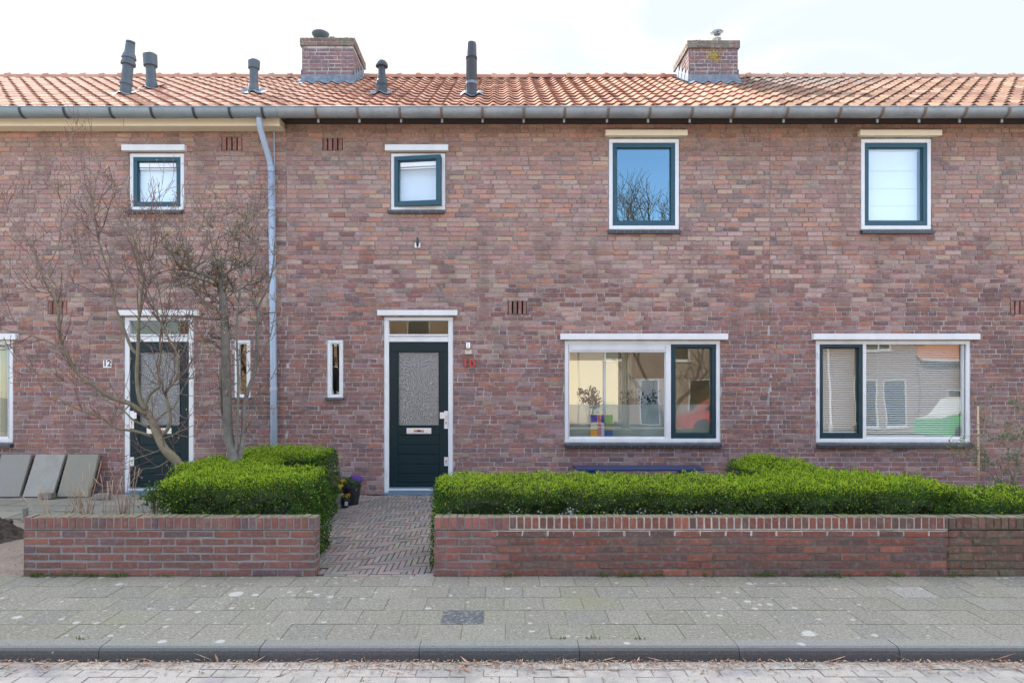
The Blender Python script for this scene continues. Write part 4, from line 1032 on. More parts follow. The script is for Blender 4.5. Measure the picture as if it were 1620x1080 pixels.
PLANTS = [(1012, 640, 10.32, 30, 9, ((.02, .05, .03), (.05, .10, .06)), 'dark leafy plant with arching stems inside the living room window', None, 4),
          (932, 628, 10.32, 17, 8, ((.05, .08, .03), (.12, .14, .05)), 'pink flowering plant on the living room window ledge', (0.55, 0.2, 0.38), 5)]
sp = MB(); sp.box(PX(971, 10.3), PX(984, 10.3), 10.14, 10.26, PZ(692, 10.3), PZ(667, 10.3)); sp.lathe([(.03, 0), (.03, .004), (.02, .006)], (PX(977.5, 10.3), 10.139, PZ(676, 10.3)), 14, tf=Matrix.Rotation(math.radians(90), 4, 'X'))
tag(sp.build('speaker', M['black'], bevel=.01), 'dark small loudspeaker standing behind the frosted living room glass', 'speaker')

# ------------------------------------------------------------------ number signs, lamp and fittings on the walls
def text_mesh(ch, size, ext):
    cu = bpy.data.curves.new('t', 'FONT'); cu.body = ch; cu.size = size; cu.extrude = ext; cu.align_x = 'CENTER'; cu.align_y = 'CENTER'; cu.bevel_depth = 0.002
    o = bpy.data.objects.new('t', cu); COL.objects.link(o)
    bpy.context.view_layer.update()
    me = bpy.data.meshes.new_from_object(o.evaluated_get(bpy.context.evaluated_depsgraph_get()))
    bpy.data.objects.remove(o); return me
nr = thing('house_number', (PX(742), FAC, PZ(575)), 'red metal number 10 fixed to the bricks beside the door', 'house number')
for ch, px in (('1', 736.5), ('0', 747)):
    me = text_mesh(ch, .175, .010); me.materials.clear(); me.materials.append(M['red'])
    o = bpy.data.objects.new('digit', me); COL.objects.link(o); o.parent = nr
    o.rotation_euler = (math.radians(90), 0, 0); o.location = (PX(px) - nr.location.x, -.025, 0)
pl = thing('house_number', (PX(170.5), FAC, PZ(575)), 'small white plate with black number 12 on the brick wall', 'house number')
mb = MB(); mb.box(PX(164), PX(177), FAC - .014, FAC - .003, PZ(581.5), PZ(569.5)); mb.build('plate', M['enamel'], pl, bevel=.003)
me = text_mesh('12', .125, .001); me.materials.clear(); me.materials.append(M['black'])
o = bpy.data.objects.new('digits', me); COL.objects.link(o); o.parent = pl; o.rotation_euler = (math.radians(90), 0, 0); o.location = (0, -.017, 0)
lm = thing('wall_lamp', (PX(741), FAC, PZ(550)), 'small beige and steel lamp above the red number', 'lamp')
mb = MB(); mb.box(PX(736), PX(746), FAC - .03, FAC - .002, PZ(560), PZ(553)); mb.tube([P(741, 556.5, FAC - .031), P(741, 556.5, FAC - .035)], .012, 12); mb.build('base', M['beige'], lm, bevel=.004)
mb = MB(); mb.lathe([(.035, 0), (.038, .01), (.038, .095), (.034, .105), (.01, .108)], (PX(741), FAC - .045, PZ(553) + .002), 18); mb.build('lamp_shade', M['steel'], lm, smooth=True)
mb = MB(); mb.box(PX(738.5), PX(743.5), FAC - .02, FAC - .001, PZ(553), PZ(541)); mb.build('back_plate', M['alu'], lm, bevel=.003)
br = thing('wall_bracket', (PX(660), FAC, PZ(384)), 'small grey metal flag bracket on the bricks below the open upstairs window', 'bracket')
mb = MB(); mb.box(PX(656), PX(665), FAC - .012, FAC - .002, PZ(392), PZ(384)); mb.build('plate', M['enamel'], br, bevel=.003)
mb = MB(); mb.tube([P(660.5, 390, FAC - .014), P(660.5, 384, FAC - .05), P(660.5, 376, FAC - .03)], [.014, .02, .012], 10); mb.build('socket', M['ventpvc'], br)

# ------------------------------------------------------------------ low garden walls
def low_wall(x0, x1, label, seed, ends, mcolf, pal, plain=True, darkcol=False):
    r = random.Random(seed); Y0, Y1 = 5.96, 6.085; H = .512; zr = H - .108
    root = thing('garden_wall', ((x0 + x1) / 2, Y0, 0), label, 'wall', 'low brick garden walls')
    mb = MB(); mpf = lambda u, d, z: (u, Y0 + d, z)
    bricks(mb, x0, x1, 0, zr - .005, mpf, pal, r, pitch=.0678, joint=.0135, L=.222, plain=plain, jl=.02, jy=.0042, d0=.0065)
    sheet(mb, x0, x1, 0, zr, mpf, .006, (), mcolf, 1, .25, .07)
    for xx_, sg in ((x0, -1), (x1, 1)):
        me_ = (lambda u, d, z: (xx_ - sg * d, u if sg > 0 else -u, z))
        a, b = (Y0, Y1) if sg > 0 else (-Y1, -Y0)
        bricks(mb, a, b, 0, zr - .005, me_, pal, r, pitch=.0678, joint=.012, L=.222, jl=.006)
        sheet(mb, a, b, 0, zr, me_, .008, (), mcolf, 1)
    mb.face([(x1, Y1, 0), (x0, Y1, 0), (x0, Y1, H), (x1, Y1, H)], (0.3, 0.28, 0.26), 1)
    mb.build('wall', [M['oldbrick'], M['oldmortar']], root)
    mb = MB(); x = x0
    while x < x1 - .02:
        xe = min(x + .0655, x1); a, b = x + .0045, xe - .0045; e = .004; c = pal(x, H, r); jd = r.uniform(-.004, .004); jz = r.uniform(-.004, .004)
        q = lambda: r.uniform(-.002, .002)
        f0 = [(a + e + q(), Y0 + jd, zr + .008 + e), (b - e + q(), Y0 + jd, zr + .008 + e), (b - e + q(), Y0 + jd, H + jz - e), (a + e + q(), Y0 + jd, H + jz - e)]
        o0 = [(a, Y0 + .01, zr + .008), (b, Y0 + .01, zr + .008), (b, Y0 + .012, H + jz), (a, Y0 + .012, H + jz)]
        mb.face(f0, c)
        for i in range(4): mb.face([o0[i], o0[(i + 1) % 4], f0[(i + 1) % 4], f0[i]], c)
        mb.face([(a, Y0 + .012, H + jz), (b, Y0 + .012, H + jz), (b, Y1 + .01, H + jz), (a, Y1 + .01, H + jz)], c, 2)
        if abs(x - x0) < .01: mb.face([(a, Y1, zr), (a, Y0 + .01, zr), (a, Y0 + .01, H + jz), (a, Y1, H + jz)], c)
        if xe > x1 - .02: mb.face([(b, Y0 + .01, zr), (b, Y1, zr), (b, Y1, H + jz), (b, Y0 + .01, H + jz)], c)
        mb.face([(x, Y0 + .006, zr - .006), (xe, Y0 + .006, zr - .006), (xe, Y0 + .006, H - .006), (x, Y0 + .006, H - .006)], mcolf(x, H), 1)
        mb.face([(x, Y0 + .006, H - .006), (xe, Y0 + .006, H - .006), (xe, Y1, H - .006), (x, Y1, H - .006)], mcolf(x, H), 1)
        x += .0655
    mb.build('coping', [M['oldbrick'], M['oldmortar'], M['moss']], root)
    return root
low_wall(PX(37, 5.96), PX(500, 5.96), 'low brick garden wall with grey mortar, left of the paved path', 41, 1, lambda u, z: (0.27, 0.265, 0.26), pal_low)
def mc_right(u, z):
    xl = PX(800, 5.96)
    if u > xl and z > .36: return (0.56, 0.53, 0.47)
    if u < xl: return (0.235, 0.22, 0.21)
    return (0.135, 0.118, 0.10)
def pal_r(x, z, r):
    k = r.random()
    if x < PX(800, 5.96): c = (0.235, 0.10, 0.082) if k < .7 else (0.19, 0.095, 0.085)
    else: c = (0.19, 0.075, 0.056) if k < .45 else (0.15, 0.072, 0.060) if k < .75 else (0.115, 0.07, 0.062) if k < .9 else (0.24, 0.088, 0.058)
    return jit(c, r, .16, .05)
low_wall(PX(687, 5.96), PX(1500, 5.96), 'long low brick garden wall with pale new pointing in its upright top course', 42, 1, mc_right, pal_r)
def pal_m(x, z, r):
    k = r.random(); c = (0.135, 0.078, 0.056) if k < .5 else (0.115, 0.088, 0.06) if k < .8 else (0.16, 0.075, 0.055)
    return jit(c, r, .16, .06)
low_wall(PX(1500, 5.96) + .004, 7.4, 'stained mossy low brick garden wall at far right without new pointing', 43, 1, lambda u, z: (0.075, 0.072, 0.05), pal_m)

# ------------------------------------------------------------------ brick path to the front door
mb = MB(); r = random.Random(51); Wd = .0525; n3 = 4
X0, X1, Y0, Y1 = -2.35, PX(686, 5.96), 5.955, 9.975
mb.face([(X0, Y0, -.012), (X1 + .1, Y0, -.012), (X1 + .1, Y1, -.012), (X0, Y1, -.012)], mat=1)
PC = [(0.20, 0.168, 0.158), (0.18, 0.16, 0.155), (0.22, 0.19, 0.175), (0.235, 0.178, 0.16), (0.215, 0.20, 0.16), (0.18, 0.175, 0.172), (0.25, 0.195, 0.18)]
def clink(a, b, c, d):
    a, b, c, d = max(a, X0), min(b, X1), max(c, Y0), min(d, Y1)
    if b - a < .015 or d - c < .015: return
    if a < -1.70 and c < 6.2: return
    gp = .0045; z = r.uniform(-.003, .003); t1, t2 = r.uniform(-.002, .002), r.uniform(-.002, .002)
    top = [(a + gp, c + gp, z - t1 - t2), (b - gp, c + gp, z + t1 - t2), (b - gp, d - gp, z + t1 + t2), (a + gp, d - gp, z - t1 + t2)]
    col = jit(r.choice(PC), r, .14, .05); mb.face(top, col)
    for i in range(4):
        p, q = top[i], top[(i + 1) % 4]; mb.face([(p[0], p[1], -.03), (q[0], q[1], -.03), q, p], col)
nx, ny = int((X1 - X0) / Wd) + 8, int((Y1 - Y0) / Wd) + 8
for i in range(-4, nx):
    for j in range(-4, ny):
        t = (i - j) % (2 * n3); xx = X0 + i * Wd; yy = Y0 + .07 + j * Wd
        if t == 0: clink(xx, xx + n3 * Wd, max(yy, Y0 + .07), yy + Wd)
        if t == 2 * n3 - 1: clink(xx, xx + Wd, max(yy, Y0 + .07), yy + n3 * Wd)
xx = X0
while xx < X1: clink(xx, xx + .2, Y0, Y0 + .067); xx += .2
struct(mb.build('path', [M['clinker'], M['cjoint']]))
# slab paving in front of number twelve
mb = MB(); r = random.Random(52)
mb.face([(-9, 8.25, .0), (-2.4, 8.25, .0), (-2.4, 9.99, .0), (-9, 9.99, .0)], mat=1)
yy = 8.28
for row, dy in enumerate((.42, .42, .42, .42)):
    xx = -9 + (row % 2) * .3
    while xx < -3.2:
        c = jit(r.choice(SC), r, .12); tilt = r.uniform(-.012, .012); gp = .006
        top = [(xx + gp, yy + gp, .012 - tilt), (xx + .6 - gp, yy + gp, .012 + tilt * .5), (xx + .6 - gp, yy + dy - gp, .012 + tilt), (xx + gp, yy + dy - gp, .012)]
        mb.face(top, c)
        for i in range(4):
            p, q = top[i], top[(i + 1) % 4]; mb.face([(p[0], p[1], -.03), (q[0], q[1], -.03), q, p], c)
        xx += .6
    yy += dy
struct(mb.build('terrace', [M['slab'], M['pjoint']]))

# ------------------------------------------------------------------ leaning slabs
for k, (a, b, lab, c) in enumerate(((-52, 0, 'grey concrete slab cut off by the left picture edge, leaning on the wall', (0.23, 0.22, 0.2)),
        (5, 52, 'grey concrete slab with a pinkish stain, second from left of those leaning on the wall', (0.235, 0.225, 0.205)),
        (57, 103, 'palest concrete slab leaning between two others on the brick wall', (0.29, 0.285, 0.255)),
        (110, 158, 'greenish concrete slab leaning nearest the dark door of number twelve', (0.215, 0.212, 0.17)))):
    x0, x1 = PX(a, 9.95), PX(b, 9.95); th = .055
    mb = MB(); bot, top = Vector((0, 9.66, .03)), Vector((0, 9.93, .60)); d = (top - bot).normalized(); nn = Vector((0, -d.z, d.y))
    L = (top - bot).length; tw = random.Random(k).uniform(-.02, .02)
    pts = lambda x, s, h: Vector((x + tw * s, 0, 0)) + bot + d * s - nn * h
    pv8 = [pts(x, s, h) for h in (0, th) for s in (0, L) for x in (x0, x1)]
    mb.v = [tuple(p) for p in pv8]
    for q in ((0, 1, 3, 2), (4, 6, 7, 5), (0, 4, 5, 1), (2, 3, 7, 6), (0, 2, 6, 4), (1, 5, 7, 3)): mb.f.append(q); mb.c.append(c); mb.m.append(0)
    tag(mb.build('concrete_slab', M['slab'], bevel=.006), lab, 'slab', 'concrete slabs leaning on the wall')
r = random.Random(77)
for k, (px, py, lab) in enumerate(((74, 788, 'small brick rubble by the foot of the middle slabs'), (163, 789, 'brick fragment lying beside the rightmost leaning slab'))):
    mb = MB(); Y = GY(py + 2); c = P(px, py, Y); mb.box(c.x - .09, c.x + .09, Y - .05, Y + .06, .012, .09, (0.2, 0.18, 0.15)); mb.v = [tuple(Vector(v) + Vector((r.uniform(-.02, .02), r.uniform(-.02, .02), r.uniform(0, .015)))) for v in mb.v]
    tag(mb.build('brick_fragment', M['oldbrick'], bevel=.008), lab, 'brick', 'loose bricks')
mb = MB(); b = P(11, 827, 7.9); mb.tube([(b.x, 8.2, 0), (b.x, 8.2, .16)], .035, 6, (0.2, 0.2, 0.15)); tag(mb.build('stone_post', M['slab'], bevel=.006), 'little mossy concrete edging stub beside the heap of soil', 'post')

# ------------------------------------------------------------------ hedges
def leaves_mesh(name, pts, nrm, cols, parent, rs, ln=(.014, .026), wd=.42, mtl=None):
    n = len(pts)
    d = nrm * rs.uniform(.35, 1.0, (n, 1)) + rs.normal(0, .55, (n, 3)); d[:, 2] += .25
    d /= np.linalg.norm(d, axis=1, keepdims=True)
    s = np.cross(d, rs.normal(0, 1, (n, 3))); s /= np.linalg.norm(s, axis=1, keepdims=True)
    up = np.cross(s, d)
    L = rs.uniform(ln[0], ln[1], (n, 1)); Wd = L * wd * .5
    a = pts; b = pts + d * L * .5 + s * Wd + up * L * .06; c = pts + d * L; e = pts + d * L * .5 - s * Wd + up * L * .06
    V = np.stack([a, b, c, e], axis=1).reshape(-1, 3)
    me = bpy.data.meshes.new(name); me.vertices.add(4 * n); me.vertices.foreach_set('co', V.astype(np.float32).ravel())
    me.loops.add(4 * n); me.loops.foreach_set('vertex_index', np.arange(4 * n, dtype=np.int32))
    me.polygons.add(n); me.polygons.foreach_set('loop_start', np.arange(0, 4 * n, 4, dtype=np.int32))
    me.update(calc_edges=True)
    at = me.attributes.new('col', 'FLOAT_COLOR', 'CORNER'); ca = np.ones((n, 4), np.float32); ca[:, :3] = cols
    at.data.foreach_set('color', np.repeat(ca, 4, axis=0).ravel()); me.materials.append(mtl or M['leaf']); me.validate()
    o = bpy.data.objects.new(name, me); COL.objects.link(o)
    if parent: put(o, parent)
    return o
def vnoise(p, f, seed):
    v = np.zeros(len(p)); q = np.random.RandomState(seed)
    for k in range(5):
        w_ = q.normal(0, 1, 3) * f * (1 + k * .7); v += np.sin(p @ w_ + q.uniform(0, 6.28)) / (1 + k * .5)
    return v / 2.2
def hedge(label, boxes, seed, dens=15000, fresh_lit=.8, group='clipped green hedges'):
    rs = np.random.RandomState(seed); ctr = boxes[0]
    root = thing('hedge', ((ctr[0] + ctr[1]) / 2, (ctr[2] + ctr[3]) / 2, 0), label, 'hedge', group)
    core = MB(); P_, N_, C_ = [], [], []
    for (x0, x1, y0, y1, z0, z1) in boxes:
        # ragged inner mass of twigs, a jittered grid on every side
        q_ = random.Random(seed * 7 + int(x0 * 100)); g0, g1 = (x0 + .17, y0 + .17, z0), (x1 - .17, y1 - .17, z1 - .17); st = .07
        nn = [max(1, int((g1[k] - g0[k]) / st)) for k in range(3)]; vid = {}
        def cv_(i, j, k):
            if (i, j, k) not in vid:
                vid[i, j, k] = len(core.v); core.v.append(tuple(g0[m] + (g1[m] - g0[m]) * t_ / nn[m] + q_.uniform(-.045, .045) for m, t_ in enumerate((i, j, k))))
            return vid[i, j, k]
        def cq_(a, b, c, d): core.f.append((cv_(*a), cv_(*b), cv_(*c), cv_(*d))); core.c.append((1, 1, 1)); core.m.append(0)
        for i in range(nn[0]):
            for k in range(nn[2]):
                for j in (0, nn[1]): cq_((i, j, k), (i + 1, j, k), (i + 1, j, k + 1), (i, j, k + 1))
            for j in range(nn[1]): cq_((i, j, nn[2]), (i + 1, j, nn[2]), (i + 1, j + 1, nn[2]), (i, j + 1, nn[2]))
        for j in range(nn[1]):
            for k in range(nn[2]):
                for i in (0, nn[0]): cq_((i, j, k), (i, j + 1, k), (i, j + 1, k + 1), (i, j, k + 1))
        lo, hi = np.array([x0, y0, z0]), np.array([x1, y1, z1]); r = .11
        ar = {'f': (x1 - x0) * (z1 - z0), 'b': (x1 - x0) * (z1 - z0) * .4, 't': (x1 - x0) * (y1 - y0), 'l': (y1 - y0) * (z1 - z0), 'r': (y1 - y0) * (z1 - z0)}
        for k, A in ar.items():
            n = int(A * dens); u, v = rs.uniform(0, 1, n), rs.uniform(0, 1, n); p = np.empty((n, 3))
            if k in 'fb': p[:, 0] = x0 + u * (x1 - x0); p[:, 2] = z0 + v * (z1 - z0); p[:, 1] = y0 if k == 'f' else y1
            elif k == 't': p[:, 0] = x0 + u * (x1 - x0); p[:, 1] = y0 + v * (y1 - y0); p[:, 2] = z1
            else: p[:, 1] = y0 + u * (y1 - y0); p[:, 2] = z0 + v * (z1 - z0); p[:, 0] = x0 if k == 'l' else x1
            inn = np.clip(p, lo + r, np.array([x1 - r, y1 - r, z1 - r])); inn[:, 2] = np.where(p[:, 2] < z0 + r, p[:, 2], inn[:, 2])
            nm = p - inn; l = np.linalg.norm(nm, axis=1, keepdims=True); nm = nm / np.maximum(l, 1e-6)
            depth = np.where(rs.uniform(0, 1, (n, 1)) < .3, rs.uniform(.03, .17, (n, 1)), rs.exponential(.035, (n, 1)) - .014)
            bump = vnoise(p, 2.6, seed) * .024 + vnoise(p, 9.0, seed + 1) * .026 + vnoise(p, 24.0, seed + 2) * .026
            hole = ((vnoise(p, 15.0, seed + 3) < -.42) & (rs.uniform(0, 1, n) < .8) & (depth[:, 0] < .05) & (nm[:, 2] < .55)) | ((vnoise(p, 30.0, seed + 7) < -.75) & (rs.uniform(0, 1, n) < .7))
            q = inn + nm * (r + bump[:, None] - depth); keep = ~hole
            # drop leaves buried inside a neighbouring box
            for (a0, a1, b0, b1, c0, c1) in boxes:
                if (a0, a1, b0, b1) == (x0, x1, y0, y1): continue
                keep &= ~((q[:, 0] > a0 + .1) & (q[:, 0] < a1 - .1) & (q[:, 1] > b0 + .1) & (q[:, 1] < b1 - .1) & (q[:, 2] < c1 - .1))
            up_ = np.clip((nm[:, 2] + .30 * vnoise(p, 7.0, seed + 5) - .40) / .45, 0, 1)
            pf = .07 + (fresh_lit - .07) * up_; pf = pf * np.where(depth[:, 0] > .02, .35, 1)  # upward leaves brighter: new growth, plus sky light painted into the leaf colour
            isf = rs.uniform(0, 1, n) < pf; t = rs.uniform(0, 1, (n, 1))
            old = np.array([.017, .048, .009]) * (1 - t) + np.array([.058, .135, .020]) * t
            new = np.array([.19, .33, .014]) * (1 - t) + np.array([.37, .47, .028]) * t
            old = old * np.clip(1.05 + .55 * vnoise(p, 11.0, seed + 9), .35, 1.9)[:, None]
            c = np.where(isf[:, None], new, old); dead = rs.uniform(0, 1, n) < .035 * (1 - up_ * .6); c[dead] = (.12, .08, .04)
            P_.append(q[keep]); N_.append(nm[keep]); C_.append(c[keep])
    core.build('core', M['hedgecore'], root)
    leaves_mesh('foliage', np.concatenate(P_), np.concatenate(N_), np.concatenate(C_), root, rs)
    return root
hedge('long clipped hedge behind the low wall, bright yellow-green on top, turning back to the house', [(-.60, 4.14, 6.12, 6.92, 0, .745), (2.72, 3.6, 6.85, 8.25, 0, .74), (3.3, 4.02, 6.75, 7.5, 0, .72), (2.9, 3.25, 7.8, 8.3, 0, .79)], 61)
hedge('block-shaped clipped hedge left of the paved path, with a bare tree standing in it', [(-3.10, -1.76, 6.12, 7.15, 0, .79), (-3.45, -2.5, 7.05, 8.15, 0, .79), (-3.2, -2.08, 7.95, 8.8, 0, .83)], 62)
hedge('lower looser hedge at the far right behind the mossy wall', [(4.14, 7.3, 6.13, 6.8, 0, .65)], 63, fresh_lit=.6)

# ------------------------------------------------------------------ bare trees
def smooth(pts, k=3):
    pts = [Vector(p) for p in pts]; out = []
    for i in range(len(pts) - 1):
        p0, p1, p2, p3 = pts[max(i - 1, 0)], pts[i], pts[i + 1], pts[min(i + 2, len(pts) - 1)]
        for j in range(k):
            t = j / k; out.append(.5 * ((2 * p1) + (-p0 + p2) * t + (2 * p0 - 5 * p1 + 4 * p2 - p3) * t * t + (-p0 + 3 * p1 - 3 * p2 + p3) * t ** 3))
    out.append(pts[-1]); return out
class Tree:
    def __init__(s, seed, c_tr, c_tw, budc):
        s.r = random.Random(seed); s.tr = MB(); s.br = MB(); s.tw = MB(); s.bd = MB(); s.c1, s.c2, s.bc = c_tr, c_tw, budc; s.main = []
    def branch(s, px, Y0, Y1, r0, r1, big=False):
        n = len(px); r = s.r; w = [0.0]
        for i in range(n - 1): w.append(w[-1] + r.uniform(-.05, .05))
        pts = smooth([P(x, y, Y0 + (Y1 - Y0) * i / max(1, n - 1) + w[i]) for i, (x, y) in enumerate(px)])
        m = len(pts); rad = [r0 + (r1 - r0) * (i / (m - 1)) ** .8 for i in range(m)]
        rad = [q * r.uniform(.93, 1.08) for q in rad]
        (s.tr if big else s.br).tube(pts, rad, 9 if big else 6, jit(s.c1, r, .08))
        s.main.append((pts, rad)); return pts
    def twig(s, p, d, L, rad, lev, upb=.25, wob=.28, kids=(2, 4), buds=.6):
        r = s.r; n = max(3, int(L / .06)); pts = [p]; d = d.normalized()
        for i in range(n):
            d = (d + Vector((r.gauss(0, wob), r.gauss(0, wob) * .8, r.gauss(0, wob) + upb * .3))).normalized()
            pts.append(pts[-1] + d * (L / n))
        rad *= 1.25; rad_ = [max(.0021, rad * (1 - .75 * i / n)) for i in range(n + 1)]
        s.tw.tube(pts, rad_, 4 if lev > 0 else 5, jit(s.c2, r, .15), caps=False)
        if r.random() < buds: s.tw.blob(pts[-1], r.uniform(.004, .009), r, jit(r.choice(s.bc), r, .2), 1, 1.6)
        if lev < 2:
            for k in range(r.randint(*kids)):
                i = r.randint(1, n - 1); dd = (pts[i + 1] - pts[i]).normalized()
                sd = Vector((r.gauss(0, 1), r.gauss(0, .8), r.gauss(.15, .8))).normalized()
                s.twig(pts[i], (dd * .7 + sd * .8), L * r.uniform(.35, .65), rad * .6, lev + 1, upb, wob, kids, buds)
    def foliate(s, cnt, L, rad, upb, wob=.28, kids=(2, 4), buds=.6, tmin=.25, only=None):
        r = s.r; src = s.main if only is None else [s.main[i] for i in only]
        wts = [sum((b - a).length for a, b in zip(p[:-1], p[1:])) for p, _ in src]
        for k in range(cnt):
            pts, rd_ = r.choices(src, wts)[0]; i = r.randint(int(tmin * (len(pts) - 1)), len(pts) - 2)
            dd = (pts[i + 1] - pts[i]).normalized(); sd = Vector((r.gauss(0, 1), r.gauss(0, .7), r.gauss(.1, .8))).normalized()
            s.twig(pts[i], dd * .6 + sd * .8, r.uniform(*L), min(rad, rd_[i] * .6), 0, upb, wob, kids, buds)
    def tips(s, only, L, rad, upb, n=3):
        for i in only:
            pts, rd_ = s.main[i]
            for k in range(n):
                d = (pts[-1] - pts[-3]).normalized() + Vector((s.r.gauss(0, .4), s.r.gauss(0, .3), s.r.gauss(.1, .3)))
                s.twig(pts[-1], d, s.r.uniform(*L), rad, 0, upb)
    def finish(s, name, base, label):
        root = thing(name, base, label, 'tree', 'bare trees in the front garden')
        s.tr.build('trunk', M['bark'], root, smooth=True); s.br.build('branches', M['bark'], root, smooth=True); s.tw.build('twigs', [M['twig'], M['bud']], root)
        return root
t = Tree(71, (0.145, 0.12, 0.072), (0.12, 0.072, 0.062), [(0.45, 0.33, 0.17), (0.40, 0.22, 0.18)])
Yt = 7.6
t.branch([(283, 800), (285, 765), (283, 735), (262, 712), (250, 690), (240, 665), (228, 643)], 7.45, Yt, .056, .040, True)
t.branch([(230, 648), (221, 630), (217, 600), (218, 565), (219, 540), (219, 514), (223, 475), (226, 440), (220, 405), (207, 365), (195, 335), (192, 310)], Yt, 8.0, .030, .005)
t.branch([(217, 560), (207, 548), (192, 510), (181, 479), (176, 444), (164, 408), (154, 374), (149, 340), (148, 316), (151, 295), (149, 278), (135, 263), (118, 239)], 7.72, 8.1, .019, .003)
t.branch([(232, 655), (205, 638), (175, 628), (150, 610), (125, 592), (108, 566), (98, 545), (93, 515), (92, 490), (84, 462), (70, 442), (62, 418), (50, 385), (32, 362), (12, 335)], Yt, 7.3, .031, .004)
t.branch([(100, 550), (75, 540), (50, 531), (22, 525), (-8, 516)], 7.4, 7.1, .013, .004)
t.branch([(92, 490), (90, 455), (76, 429), (93, 384), (97, 340), (95, 315)], 7.4, 7.5, .011, .003)
t.branch([(246, 692), (215, 682), (185, 677), (160, 660), (130, 650), (100, 635), (80, 615), (52, 596)], Yt, 7.2, .020, .004)
t.branch([(240, 678), (212, 665), (196, 650), (165, 632), (128, 621)], Yt, 7.4, .014, .004)
t.branch([(250, 694), (264, 680), (270, 662), (266, 640), (262, 620), (274, 605), (281, 585), (278, 555), (268, 538), (255, 512), (242, 480), (232, 455), (222, 425), (213, 390), (206, 350)], 7.55, 7.9, .022, .004)
t.branch([(228, 645), (238, 622), (253, 610), (250, 592), (254, 565), (253, 535), (258, 500), (252, 465), (246, 430), (248, 390)], Yt, 7.7, .019, .003)
t.branch([(240, 672), (258, 655), (274, 645), (285, 622), (300, 598), (318, 570), (322, 540)], Yt, 7.4, .011, .003)
t.branch([(252, 695), (268, 690), (300, 675), (330, 665), (360, 655)], 7.5, 7.3, .008, .003)
t.branch([(176, 444), (150, 428), (122, 414), (100, 395), (80, 375), (60, 355), (32, 335)], 7.8, 7.9, .008, .002)
t.branch([(219, 514), (228, 470), (238, 440), (235, 400), (243, 360), (247, 320)], 7.75, 7.6, .010, .003)
t.branch([(205, 640), (190, 655), (170, 665), (130, 668), (100, 680)], 7.5, 7.3, .008, .002)
t.branch([(266, 705), (245, 715), (215, 725), (185, 740), (170, 752)], 7.5, 7.1, .007, .002)
t.branch([(275, 722), (250, 738), (225, 742), (200, 758)], 7.5, 7.0, .006, .002)
t.foliate(95, (.3, .8), .0052, .45, wob=.13, kids=(1, 3), buds=.35)
t.foliate(45, (.35, .8), .005, .5, wob=.13, kids=(1, 3), buds=.35, only=[2, 3, 5, 8, 9, 12, 13])
t.tips([1, 2, 3, 4, 5, 6, 7, 8, 9, 10], (.25, .5), .0035, .35, 2)
t.finish('bare_tree', (PX(283, 7.45), 7.45, 0), 'leaning bare multi-branched tree spreading left across the dark door, thin reddish twigs')
t = Tree(72, (0.13, 0.12, 0.105), (0.115, 0.09, 0.065), [(0.45, 0.32, 0.12), (0.50, 0.36, 0.16), (0.38, 0.24, 0.1)])
Yt = 8.0
t.branch([(374, 800), (371, 740), (368, 716), (362, 690), (360, 640), (358, 590), (357, 540), (355, 500), (352, 465), (350, 435), (346, 418)], 7.7, Yt, .062, .040, True)
t.branch([(377, 738), (381, 712), (385, 690), (386, 645), (394, 612), (402, 590), (407, 540), (408, 500), (411, 480), (424, 455), (432, 420), (436, 380)], 7.7, 8.15, .036, .006, True)
t.branch([(372, 720), (375, 680), (377, 600), (374, 520), (380, 460), (386, 400), (391, 350), (400, 300), (399, 275)], 7.7, 7.9, .020, .003)
t.branch([(364, 700), (350, 640), (352, 560), (350, 500)], 7.8, 7.95, .028, .012)
t.branch([(350, 448), (335, 440), (318, 432), (302, 428), (287, 422), (279, 416)], Yt, 7.7, .026, .010)
t.branch([(349, 455), (330, 446), (310, 440), (290, 434), (266, 431)], Yt, 7.6, .018, .006)
t.branch([(302, 428), (315, 418), (330, 408), (345, 398)], 7.7, 7.5, .013, .005)
t.branch([(352, 440), (364, 428), (378, 422), (395, 412), (402, 400)], Yt, 7.8, .018, .006)
t.branch([(354, 478), (370, 462), (385, 455), (400, 440), (408, 420)], Yt, 8.2, .014, .005)
t.branch([(355, 505), (335, 505), (312, 502), (290, 500), (268, 508)], Yt, 7.6, .013, .004)
t.branch([(355, 495), (340, 470), (320, 462), (298, 455), (280, 440)], Yt, 8.1, .013, .004)
t.branch([(357, 560), (340, 545), (322, 535), (305, 522), (292, 505)], Yt, 7.7, .010, .003)
t.branch([(346, 425), (338, 400), (332, 370), (334, 335), (336, 310)], Yt, 7.9, .010, .002)
t.branch([(287, 422), (280, 405), (278, 385), (284, 360), (282, 338)], 7.7, 7.7, .009, .002)
t.branch([(350, 430), (358, 400), (365, 375), (375, 350), (376, 330)], Yt, 8.1, .009, .002)
t.branch([(386, 650), (398, 640), (412, 615), (428, 600), (440, 575)], 7.9, 7.8, .009, .003)
t.branch([(402, 590), (415, 560), (428, 530), (434, 500), (440, 470)], 8.0, 7.9, .009, .003)
t.branch([(408, 505), (400, 470), (398, 430), (402, 380), (410, 330), (408, 305)], 8.1, 8.1, .008, .002)
t.branch([(385, 690), (395, 670), (408, 662), (420, 640)], 7.8, 7.6, .007, .002)
t.branch([(300, 428), (296, 410), (300, 395), (310, 372), (318, 355)], 7.7, 7.6, .008, .002)
up = [4, 5, 6, 7, 8, 9, 10, 11, 12, 13, 14, 17, 19]
t.foliate(100, (.14, .42), .0085, .35, wob=.36, kids=(2, 4), buds=.3, only=up, tmin=.1)
t.foliate(60, (.25, .55), .005, .6, wob=.16, kids=(1, 2), buds=.35, only=up, tmin=.1)
t.foliate(70, (.15, .4), .005, .35, wob=.3, kids=(1, 3), buds=.25, only=[1, 2, 3, 15, 16, 18], tmin=.2)
